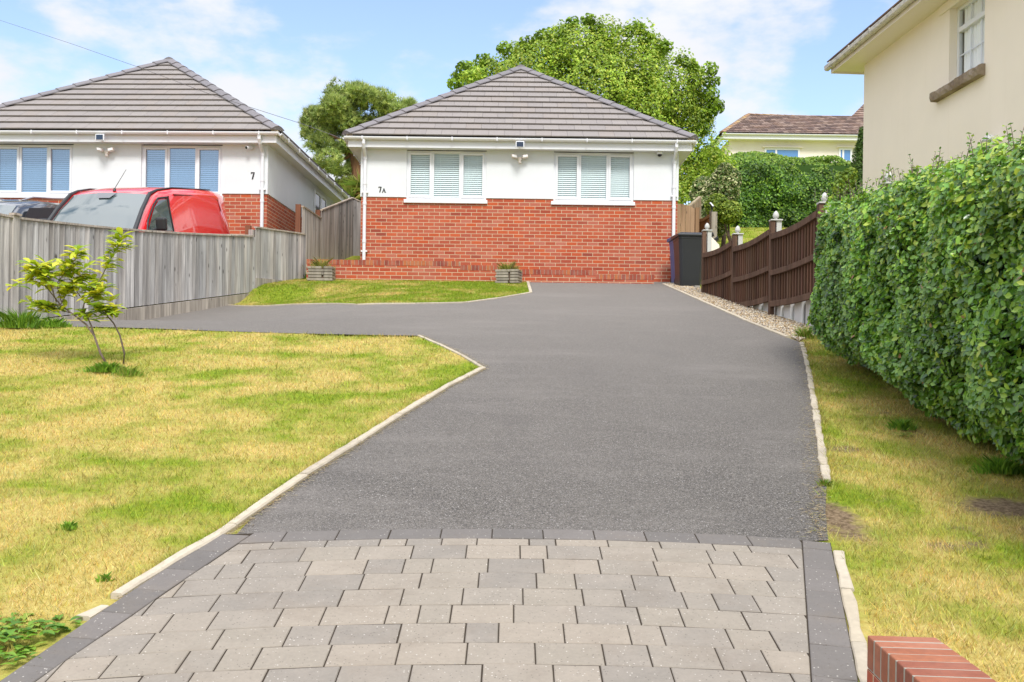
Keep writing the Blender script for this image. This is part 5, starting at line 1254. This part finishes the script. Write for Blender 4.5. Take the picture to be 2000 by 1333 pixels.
g = MB(); lp_ = [(.46,.56,.035),(.60,.64,.05),(.34,.48,.035),(.22,.36,.035),(.76,.70,.07)]
for pl in tipsS[1:]:
    n_ = len(pl)
    for j in range(int(n_*13)):
        k = random.uniform(.25, 1)*(n_-1); i = min(int(k), n_-2); p = pl[i].lerp(pl[i+1], k-i); a = random.uniform(0, 2*PI); d = Vector((math.cos(a), math.sin(a)*.8, random.uniform(-.15, .75))); hi = p.z > .55
        if p.z < .42: continue
        big_leaf(g, p, d, Vector((random.uniform(-.4,.4), random.uniform(-.5,.1), 1)), random.uniform(.08, .15), random.uniform(.038, .062), random.choice(lp_[:3]+([lp_[4], lp_[1]] if hi else [lp_[3], lp_[2]])), random.uniform(.0, .5))
for (a, b) in ((238,462),(30,560),(45,555),(152,488),(60,515),(75,520),(90,515),(232,480),(245,485),(110,520),(120,515),(130,520),(165,525),(180,548),(200,560),(60,590),(75,610),(95,612),(215,590),(222,600),(170,560),(150,560),(130,560),(110,560),(100,545),(195,585),(185,600),(205,565),(140,545),(90,535)):
    p = q(a, b, random.uniform(-.15, .15))
    for j in range(6):
        an = j*1.1+random.uniform(-.4,.4); big_leaf(g, p, (math.cos(an), math.sin(an)*.7, random.uniform(0, .8)), (random.uniform(-.3,.3), -.2, 1), random.uniform(.09, .155), random.uniform(.042, .066), random.choice(lp_), random.uniform(.1, .5))
g.build("leaves", M["leaf"], sp_, smooth=True, fixn=False)

# ---------------------------------------------------------------- weeds and long grass
def weed(label, px, py, n, r, h, pal, wd=.018, nm="weed", dyr=.6):
    p = G(px, py); V_, F_ = grass_tuft(None, 0, 0, 0, n, r, h, wd)
    o = mesh_np(nm, V_, F_, M["leaf"], np.repeat(pick(pal, n), 5, 0), loc=p); tag(o, label, "weed"); return o
GP = [(.18,.36,.035),(.26,.44,.04),(.13,.27,.03)]; YP_ = [(.30,.36,.05),(.45,.42,.12),(.20,.3,.03)]
weed("lush green weeds round the foot of the sapling", 212, 728, 900, .20, .10, GP+[(.22,.4,.04)], .014)
weed("tall wispy grass beside the right stem of the sapling", 252, 735, 420, .20, .10, YP_+GP, .004)
weed("dark green weeds growing in front of the planter at the drive corner", 990, 551, 800, .28, .17, [(.07,.16,.025),(.10,.22,.03),(.05,.12,.02)], .022)
weed("long grass tuft at the foot of the grey fence by its first post", 40, 642, 700, .34, .26, GP, .010)
weed("low green weeds against the gravel board behind the sapling", 105, 640, 420, .26, .13, GP, .014)
weed("small grass tuft at the corner of the upper lawn and the grey fence", 448, 592, 260, .10, .18, GP, .010)
weed("green weeds at the end of the brown fence by the hedge", 1572, 662, 300, .13, .18, GP+YP_, .010)
weed("grass tuft where the rough edging stops beside the drive", 1611, 950, 160, .05, .05, GP+YP_, .004)
weed("weeds below the privet hedge near its middle", 1760, 840, 300, .12, .09, GP, .012)
weed("weed clump at the base of the privet hedge, nearest the camera", 1950, 925, 400, .16, .12, GP, .014)
weed("plantain rosette in the dry lawn near the lower kerb", 135, 1035, 60, .05, .05, GP, .016)
weed("small plantain on the front lawn left of the kerb", 205, 1135, 50, .035, .04, GP, .014)
weed("low weeds at the end of the low brick wall beside the fence", 592, 545, 220, .12, .16, GP, .012)
def broad_weed(label, px, py, n, r, sz):
    p = G(px, py); g = MB()
    for i in range(n):
        a = random.uniform(0, 2*PI); rr = r*math.sqrt(random.random()); big_leaf(g, (math.cos(a)*rr, math.sin(a)*rr, random.uniform(.005,.03)), (math.cos(a*3+i), math.sin(a*3+i), random.uniform(.1,.5)), (0,0,1), sz*random.uniform(.6,1.2), sz*random.uniform(.4,.7), random.choice([(.16,.33,.035),(.24,.42,.045),(.11,.24,.03),(.32,.44,.06)]), .3)
    tag(g.build("weed", M["leaf"], loc=p, smooth=True, fixn=False), label, "weed")
broad_weed("broad leaved weeds spilling toward the paving in the near left corner", 50, 1235, 130, .17, .05)
broad_weed("patch of clover like weeds at the bottom left edge", 15, 1290, 60, .10, .045)
broad_weed("clump of pale broad leaves below the hedge foliage", 1770, 855, 30, .06, .035)

# ---------------------------------------------------------------- brick wall in the near corner
bw = thing("brick_pier_wall", "low brick wall with red on edge coping in the near right corner", "wall", (0, 0, 0))
TZ = W(1760, 1241, 3.22).z
pL, pR = W(1697, 1246, 3.20), W(1826, 1241, 3.22); d = Vector((.077, 1, 0)).normalized()
acr = Vector((pR.x-pL.x, 0, 0)); wv = .215
sd_ = Vector((d.y, -d.x, 0)); start = Vector((pL.x+.003, 3.22, TZ))
cop = MB(); mo = MB()
for i in range(22):
    a = start-d*(i*.0755+.0325); k = random.uniform(-.002,.002); cc = random.choice([(.36,.125,.065),(.42,.16,.09),(.30,.095,.055),(.39,.14,.07)])
    cop.obox(a+sd_*(wv/2)+Vector((k, 0, -.0515+random.uniform(-.001,.001))), sd_*(wv/2), d*.0312, (0,0,.0515), cc)
mo.obox(start-d*.83+sd_*wv/2+Vector((0,0,-.055)), sd_*(wv/2-.0015), d*.83, (0,0,.0522), (.40,.36,.30)); mo.build("mortar", M["stone"], bw)
cop.build("coping", M["onedge"], bw, bevel=.005)
bd = MB(); bd.obox(start-d*.83+sd_*wv/2+Vector((0,0,-.105-.30)), sd_*(wv/2+.0), d*.83, (0,0,.295)); bd.build("wall_body", M["brick"], bw)

# ================================================================== CREAM HOUSE (right)
ch_ = thing("house", "two storey cream rendered house at the right edge with a stone window sill", "house", (6.97, 20, 1.4), 0)
ang_ = math.atan2(.064, 1); ch_.rotation_euler = (0, 0, ang_)   # local -y runs toward the camera along its side wall
ze = W(1680.8, 128, 20).z-1.4
def cl(px, py):   # picture -> local (y, z) on the side wall plane x=0
    u, v = px-CX, CY-py; dx, dz = (u*ct-v*st)/F, (u*st+v*ct)/F
    # plane through (6.97,20) with direction (-sin a, cos a)
    ax, ay = -math.sin(ang_), math.cos(ang_); t_ = (6.97*ay-20*ax)/(dx*ay-ax); X = dx*t_; Yw = t_
    return (X-6.97)*ax+(Yw-20)*ay, dz*t_-1.4
yw0, zs0 = cl(1853, 168); yw1, _ = cl(1922, 140); _, zt_ = cl(1853, 0)
ys0, _ = cl(1836, 190)
ztop = cl(1853, 18)[1]
wl = MB(); T = .3; yN = -19; zB = -3.2
wl.box(0, T, yw0, 0, zB, ze); wl.box(0, T, yN, yw1, zB, ze); wl.box(0, T, yw1, yw0, zB, zs0); wl.box(0, T, yw1, yw0, ztop, ze); wl.box(T, 9, -T, 0, zB, ze)
wl.build("wall", M["cream"], ch_)
wn = thing_part("window", ch_); dpt = .13
f = MB(); y0, y1 = yw0, yw1; H_ = ztop-zs0; zt1 = zs0+H_*.70; e = .06
f.box(dpt, dpt+.07, y0-e, y0, zs0, ztop); f.box(dpt, dpt+.07, y1, y1+e, zs0, ztop); f.box(dpt, dpt+.07, y1+e, y0-e, zs0, zs0+e); f.box(dpt, dpt+.07, y1+e, y0-e, ztop-e, ztop); f.box(dpt-.01, dpt+.07, y1+e, y0-e, zt1-.04, zt1+.04)
f.build("frame", M["upvc"], wn, bevel=.005)
f = MB()
for k in (1, 2): yy = y0-e-(y0-y1-2*e)*k/3; f.box(dpt+.03, dpt+.045, yy-.011, yy+.011, zs0+e, zt1-.04); f.box(dpt+.03, dpt+.045, yy-.011, yy+.011, zt1+.04, ztop-e)
f.box(dpt+.031, dpt+.044, y1+e, y0-e, zs0+e+(zt1-zs0-e)*.5-.011, zs0+e+(zt1-zs0-e)*.5+.011); f.build("glazing_bars", M["upvc"], wn)
f = MB(); f.add([(dpt+.025, y1+e, zs0+e), (dpt+.025, y0-e, zs0+e), (dpt+.025, y0-e, ztop-e), (dpt+.025, y1+e, ztop-e)], [(0,1,2,3)]); f.build("pane", M["curtainglass"], wn)
f = MB(); rings = []
for k in range(60):
    yy = y1+(y0-y1-.13)*k/59; rings.append([(dpt+.075+.022*math.sin(k*1.05)+.01*math.sin(k*.37), yy, z) for z in (zs0, ztop)])
vs = [p for r in rings for p in r]; f.add(vs, [(2*i, 2*i+2, 2*i+3, 2*i+1) for i in range(59)]); f.build("net_curtain", M["lace"], wn, smooth=True)
f = MB(); f.box(dpt+.2, dpt+.25, y1, y0, zs0, ztop); f.build("room_behind", M["cavity"], wn)
f = MB(); f.box(0.0, dpt+.0, y1-.0, y0, ztop-.001, ztop+.0005); 
# lintel band that stands proud above the opening
f = MB(); f.box(-.035, -.002, yN, yw0+.32, ztop-.02, ze-.002); f.build("lintel_band", M["cream"], ch_, bevel=.01)
sl = MB(); rings = []; n_ = 16
za = cl(1823, 195)[1]; 
for k in range(n_+1):
    yy = yw1-.04+(ys0+.10-yw1+.04)*k/n_; r = lambda s_: random.uniform(-s_, s_)
    rings.append([(.05, yy, zs0-.17), (-.115+r(.006), yy, zs0-.165+r(.006)), (-.135+r(.014), yy, zs0-.10+r(.02)), (-.13+r(.014), yy, zs0-.03+r(.015)), (-.06, yy, zs0+.015+r(.012)), (.05, yy, zs0+.01)])
sl.loft(rings, col=(.33,.25,.18)); sl.build("stone_sill", m_col("rough sill stone", .9, .2, .6, 14, 1.0, (.58,.50,.40), .03), wn)
# eaves
so = MB(); OVc = .47; so.box(-OVc, 0, yN, OVc, ze, ze+.02); so.box(0, 9, 0, OVc, ze, ze+.02); so.build("soffit", M["creamsoffit"], ch_)
fa = MB(); fa.box(-OVc-.02, -OVc, yN, OVc, ze-.03, ze+.14); fa.box(-OVc-.02, 9, OVc, OVc+.02, ze-.03, ze+.14); fa.build("fascia", M["creamsoffit"], ch_)
g = MB(); gx0 = -OVc-.085; g.loft([[(gx0+a, yy, ze+.13+b) for a, b in ((-.06,0),(-.055,-.07),(-.03,-.095),(.03,-.095),(.055,-.07),(.06,0))] for yy in (yN, OVc+.08)]); gg = g.build("gutter", M["gutterold"], ch_)
for k in range(10):
    yy = .25-k*.95; g = MB(); g.loft([[(gx0+a, yy+o_, ze+.13+b) for a, b in ((-.068,.01),(-.063,-.075),(-.035,-.105),(.04,-.105),(.06,-.08),(.06,.01))] for o_ in (-.02, .02)]); g.build("gutter_bracket", M["gutterold"], gg)
rf = thing_part("roof", ch_); ry = 3.5
bc = lambda: random.choice([(.20,.12,.09),(.24,.15,.11),(.17,.11,.09)])
tiled_plane((-OVc-.03, yN, ze+.14), (0,1,0), (1, 0, .62), [(0,0), (OVc+.03-yN, 0), (OVc+.03-yN-4.5, 5.3), (0, 5.3)], .3, .3, bc, rf, M["browntile"])
tiled_plane((-OVc-.03, OVc+.03, ze+.14), (1,0,0), (0, -1, .62), [(0,0), (9,0), (9, 5.3), (4.5, 5.3)], .3, .3, bc, rf, M["browntile"])
lamp = thing_part("wall_lamp", ch_); yy, zz = cl(1950, 277)
g = MB(); g.lathe([(.01,-.10),(.06,-.085),(.095,-.04),(.105,0),(.095,.045),(.06,.085),(.01,.1)], (-.14, yy, zz), 18); g.build("globe", M["lampglass"], lamp, smooth=True)
g = MB(); g.lathe([(.108,-.012),(.112,0),(.108,.012)], (-.14, yy, zz), 18); g.tube([(-.14, yy, zz-.1), (-.14, yy, zz-.15), (0, yy, zz-.16)], .02, 8); g.build("bracket", M["finial"], lamp)

# ================================================================== FAR HOUSE
YF_ = 54.0; sF = YF_/F
fx0, fx1 = W(1424, 290, YF_).x, W(1424, 290, YF_).x+15
fo = thing("house", "distant pale cream house with brown tiled hipped roof above the dark hedge", "house", (fx0, YF_, H(YF_)-.5)); LF = Vector(fo.location)
zE = W(1540, 274, YF_).z-LF.z; zR = W(1540, 225, YF_+3).z-LF.z
wins_f = [(1493, 1562, 290, 320), (1638, 1664, 290, 318)]
g = MB(); g.box(0, 15, 0, 7, -3, zE); g.build("wall", M["farcream"], fo)
for a, b, t_, bo in wins_f:
    wn = thing_part("window", fo); xa, xb = W(a, t_, YF_).x-LF.x, W(b, t_, YF_).x-LF.x; za, zb = W((a+b)/2, bo, YF_).z-LF.z, W((a+b)/2, t_, YF_).z-LF.z
    g = MB(); e = .10; g.box(xa, xa+e, -.05, .0, za, zb); g.box(xb-e, xb, -.05, 0, za, zb); g.box(xa+e, xb-e, -.05, 0, zb-e, zb); g.box(xa+e, xb-e, -.05, 0, za, za+e)
    m_ = xa+(xb-xa)*.33; g.box(m_-.05, m_+.05, -.045, 0, za+e, zb-e); g.build("frame", M["upvc"], wn)
    g = MB(); g.box(xa+e, xb-e, -.02, -.004, za+e, zb-e); g.build("pane", mat("far window glass", (.10,.25,.55), .08, .8), wn)
    g = MB(); g.box(xa-.12, xb+.12, -.16, 0, zb+.01, zb+.06); g.build("lintel", M["farcream"], wn)
g = MB(); g.box(-.45, 15, -.5, -.45, zE-.08, zE+.16); g.box(-.45, -.40, -.45, 7, zE-.08, zE+.16); g.box(-.4, 15, -.45, 0, zE-.06, zE-.03); g.build("fascia", M["upvc"], fo)
g = MB(); gutter(g, (-.5, -.57, zE+.17), (15, -.57, zE+.17), .07); g.build("gutter", M["upvc"], fo)
rf = thing_part("roof", fo)
ex = .5; rise = zR-(zE+.15); run = 3.9; sl_ = math.hypot(rise, run)
fc = lambda: random.choice([(.25,.165,.135),(.17,.115,.10),(.33,.24,.20),(.22,.15,.13),(.14,.095,.085)])
tiled_plane((-ex, -ex, zE+.18), (1,0,0), (0, run, rise), [(0,0), (15,0), (15,sl_), (2.3,sl_)], sl_/12, .30, fc, rf, M["browntile"], gap=.02, tilt=.05, thick=.03)
tiled_plane((-ex, -ex, zE+.18), (0,1,0), (2.3, 0, rise), [(0,0), (7.8,0), (3.9,math.hypot(2.3,rise))], sl_/12, .30, fc, rf, M["browntile"])
hcf = lambda: random.choice([(.34,.20,.10),(.40,.27,.12),(.28,.19,.12)])
hip_tiles((-ex, -ex, zE+.18), (-ex+2.3, -ex+run, zE+.18+rise), rf, colf=hcf, lift=.12, wd=.16)
hip_tiles((-ex+2.3, -ex+run, zE+.18+rise), (10.0, -ex+run, zE+.18+rise-.2), rf, colf=hcf, lift=.12, wd=.16)
# gable rising behind at its right
a = W(1655, 232, YF_+2); b = W(1740, 190, YF_+2)
tiled_plane((a.x-LF.x-.3, 2.2, zR-.9), (1,0,0), (0, 2.6, 2.2), [(0,0), (5,0), (5,3.2), (2.2,3.2)], .28, .3, fc, rf, M["browntile"])

# ================================================================== VEHICLES
def ring(yy, zb, zbelt, zt, wb, wbelt, wt, cr=.08):
    """half-section to full ring; bottom -> belt -> roof"""
    r = [(wb-.05, zb), (wb, zb+.12), (wbelt, zbelt*.55+zb*.45), (wbelt, zbelt-.05), (wbelt-.015, zbelt+.03), (wt+.045, zt-.14), (wt+.01, zt-.07), (wt-.06, zt-.02), (wt*.45, zt+.008)]
    return [(x, yy, z) for x, z in r] + [(-x, yy, z) for x, z in reversed(r)]
def wheel(parent, x, y, r=.32):
    w_ = thing_part("wheel", parent, (x, y, r)); sg = 1 if x > 0 else -1
    g = MB(); g.tube([(-.10*sg, 0, 0), (-.08*sg, 0, 0), (.08*sg, 0, 0), (.10*sg, 0, 0)], [r*.9, r, r, r*.9], 24); g.build("tyre", M["black"], w_)
    g = MB(); g.tube([(.09*sg, 0, 0), (.108*sg, 0, 0)], [r*.62, r*.55], 18); g.build("rim", mat("grey wheel", (.35,.35,.36), .3, .5, .8), w_)
pitch = math.atan(.1814)
def vehicle_root(name, label, cat, x, y, rz):
    o = thing(name, label, cat, (x, y, H(y)+.01), 0)
    o.rotation_euler = Matrix.Rotation(rz, 3, 'Z').to_euler(); m_ = Matrix.Rotation(rz, 4, 'Z') @ Matrix.Rotation(pitch*.97, 4, 'X'); o.rotation_euler = m_.to_euler(); return o
# --- red van: local y from nose (0) to tail (4.36)
van = vehicle_root("van", "red panel van with black door mirror parked nose first behind the grey fence", "van", -6.90, 15.15, -.139); van.location.z -= .075
B = MB(); st_v = [(.0,.38,.72,.80,.70,.74,.62),(.08,.30,.80,.88,.80,.84,.72),(.5,.26,.92,.98,.86,.88,.80),(.95,.25,1.00,1.06,.88,.90,.80)]
rings = [ring(*a) for a in st_v]
# cab and box
rings += [ring(.98,.25,1.02,1.10,.88,.90,.79), ring(1.36,.25,1.03,1.44,.88,.90,.76), ring(1.74,.25,1.04,1.70,.88,.90,.74), ring(1.95,.25,1.04,1.765,.88,.905,.765), ring(2.4,.25,1.04,1.81,.89,.915,.80), ring(3.2,.25,1.04,1.815,.89,.92,.81), ring(3.9,.25,1.04,1.80,.89,.92,.81), ring(4.30,.27,1.04,1.755,.89,.91,.79), ring(4.42,.34,1.0,1.68,.85,.88,.75)]
B.loft(rings); bo = B.build("body", M["redpaint"], van, smooth=True)
bo.modifiers.new("edge", 'EDGE_SPLIT').split_angle = math.radians(50)
def wt_at(y): return float(np.interp(y, [.98,1.36,1.74,1.95,2.4,4.3], [.79,.76,.74,.765,.80,.80])), float(np.interp(y, [.98,1.36,1.74,1.95,2.4,4.3], [1.10,1.44,1.70,1.765,1.81,1.72]))
# windscreen: a bowed sheet just proud of the cab slope
g = MB(); rws = []
for k in range(7):
    t_ = k/6; yy = .99+(1.72-.99)*t_; wt, zt = wt_at(yy); hw = .75+(.645-.75)*t_
    rws.append([(hw*s_, yy-.035+.05*s_*s_, zt+.028-.03*s_*s_) for s_ in np.linspace(-1, 1, 9)])
vs = [p for r in rws for p in r]; g.add(vs, [(i*9+j, i*9+j+1, (i+1)*9+j+1, (i+1)*9+j) for i in range(6) for j in range(8)])
ws = g.build("windscreen", m_screen("windscreen"), van, smooth=True)
g = MB(); c = [(-.15+.3*k/6, .0, 0) for k in range(7)]
g.add([(-.17,1.64,1.715),(.17,1.64,1.715),(.10,1.53,1.63),(-.10,1.53,1.63)], [(0,1,2,3)]); g.build("mirror_patch", M["greypaint"], ws)
for sx in (-1, 1):
    g = MB(); g.tube([(sx*.80, .93, 1.06), (sx*.745, 1.36, 1.44), (sx*.70, 1.72, 1.695), (sx*.71, 1.95, 1.755), (sx*.745, 2.4, 1.80), (sx*.76, 3.9, 1.79)], [.038,.034,.030,.018,.011,.010], 8); g.build("pillar_trim", M["dark"], van)
    # side window and panels on the tapering side
    def side(y, z, o_=.022):
        t_ = (z-1.07)/(1.62-1.07); wt, zt = wt_at(y); return (sx*(.895+(wt+.045-.895)*max(0, (z-1.07)/(zt-.14-1.07))+o_), y, z)
    g = MB(); q_ = [side(1.22,1.10), side(2.02,1.08), side(2.02,1.60), side(1.80,1.58), side(1.62,1.46)]; g.add(q_, [(0,1,2,3,4)]); g.build("side_window", m_screen("van side glass"), van)
    g = MB(); pts_ = [side(1.14,1.05,.018), side(1.36,1.27,.018), side(1.62,1.50,.018), side(1.80,1.62,.018), side(2.06,1.64,.018), side(2.06,1.05,.018)]
    for i in range(5): g.tube(pts_[i:i+2], .014, 6)
    g.tube([pts_[5], pts_[0]], .014, 6); g.build("window_trim", M["dark"], van)
    g = MB(); 
    for pa in ([side(2.12,.6,.002), side(2.12,1.66,.002)], [side(3.02,.6,.002), side(3.02,1.62,.002)]): g.tube(pa, .011, 6)
    g.tube([side(2.3,1.68,.0), side(3.7,1.66,.0), side(4.0,1.60,0), side(4.08,1.4,0)], .016, 6); g.build("panel_crease", mat("panel gap", (.16,.004,.004), .5, .3), van)
    g = MB(); g.obox((sx*1.03, 1.42, 1.20), (.085,0,0), (0,.05,0), (0,0,.105)); mr = g.build("door_mirror", M["dark"], van, bevel=.03); g = MB(); g.tube([(sx*.86,1.42,1.10),(sx*.98,1.42,1.12)], .03, 8); g.build("mirror_arm", M["dark"], mr)
    for yy in (.78, 3.5): wheel(van, sx*.80, yy)
    g = MB(); g.obox((sx*.62,.02,.72), (.14,.03*sx*0,0), (0,.05,0), (0,0,.09)); g.build("headlight", M["lampglass"], van, bevel=.02)
g = MB(); g.tube([(0.02,1.84,1.74),(.02,1.86,1.79)], [.028,.018], 8); g.tube([(.02,1.86,1.79),(.16,2.02,2.10)], [.006,.0035], 6); g.build("aerial", M["black"], van)
g = MB(); g.tube([(-.66,.99,1.145),(-.1,.97,1.155),(.05,.99,1.17)], .012, 6); g.build('wiper', M['black'], ws)
g = MB(); g.box(-.8,.8,-.02,.06,.30,.52); g.build("bumper", M["dark"], van, bevel=.02)
g = MB(); g.box(-.45,.45,-.015,.0,.58,.68); g.build("grille", M["black"], van)
# --- dark hatchback
car = vehicle_root("car", "dark grey hatchback left of the red van, mostly hidden by the fence", "car", -9.25, 15.6, -.10)
B = MB(); rings = [ring(*a) for a in ((.0,.35,.55,.62,.68,.72,.6),(.1,.25,.68,.74,.80,.84,.72),(.6,.22,.82,.88,.84,.87,.78),(1.0,.22,.88,.95,.85,.88,.75),(1.45,.22,.90,1.22,.85,.88,.68),(1.85,.22,.90,1.42,.85,.88,.62),(2.5,.22,.90,1.50,.85,.88,.61),(3.3,.22,.90,1.46,.85,.88,.61),(3.8,.24,.90,1.30,.84,.87,.60),(4.1,.3,.86,1.02,.80,.82,.62))]
B.loft(rings); bo = B.build("body", M["greypaint"], car, smooth=True)
g = MB(); rws = []
for k in range(6):
    t_ = k/5; yy = 1.02+(1.80-1.02)*t_; zt = float(np.interp(yy, [1.0,1.45,1.85], [.95,1.22,1.42])); hw = .73+(.57-.73)*t_; rws.append([(hw*s_, yy-.03+.05*s_*s_, zt+.026-.03*s_*s_) for s_ in np.linspace(-1, 1, 9)])
vs = [p for r in rws for p in r]; g.add(vs, [(i*9+j, i*9+j+1, (i+1)*9+j+1, (i+1)*9+j) for i in range(5) for j in range(8)]); g.build("windscreen", m_screen("car windscreen"), car, smooth=True)
for sx in (-1, 1):
    g = MB(); g.add([(sx*.872,1.25,.95),(sx*.872,3.6,.95),(sx*.70,3.3,1.36),(sx*.70,2.0,1.36)], [(0,1,2,3)]); g.build("side_window", M["black"], car)
    g = MB(); g.tube([(sx*.60,1.95,1.49),(sx*.60,2.3,1.545),(sx*.60,3.3,1.52),(sx*.60,3.5,1.47)], .014, 6); g.build("roof_rail", mat("roof rail", (.5,.5,.52), .3, .5, .7), car)
    for yy in (.75, 3.25): wheel(car, sx*.78, yy, .30)
    g = MB(); g.obox((sx*.98,1.35,.98), (.09,0,0), (0,.04,0), (0,0,.06)); g.build("door_mirror", M["greypaint"], car, bevel=.02)
    g = MB(); g.obox((sx*.6,.03,.58), (.14,0,0), (0,.04,0), (0,0,.07)); g.build("headlight", M["lampglass"], car, bevel=.02)

# ---------------------------------------------------------------- overhead cable
cb = MB(); A_, B_ = W(-120, 5, 9.0), P7A+Vector((-3.66, -.3, 2.86)); pts_ = []
D_ = [(-120,8,12.0),(0,40,12.6),(140,86,13.6),(280,135,15.0),(420,188,16.8),(595,244,20.2)]
P3 = [W(*q_) for q_ in D_]+[B_]
cb.tube(P3, [.002,.002,.0025,.003,.004,.005,.005], 6); tag(cb.build("overhead_cable", M["wire"]), "thin black overhead cable crossing the sky from upper left to the 7A roof corner", "cable")
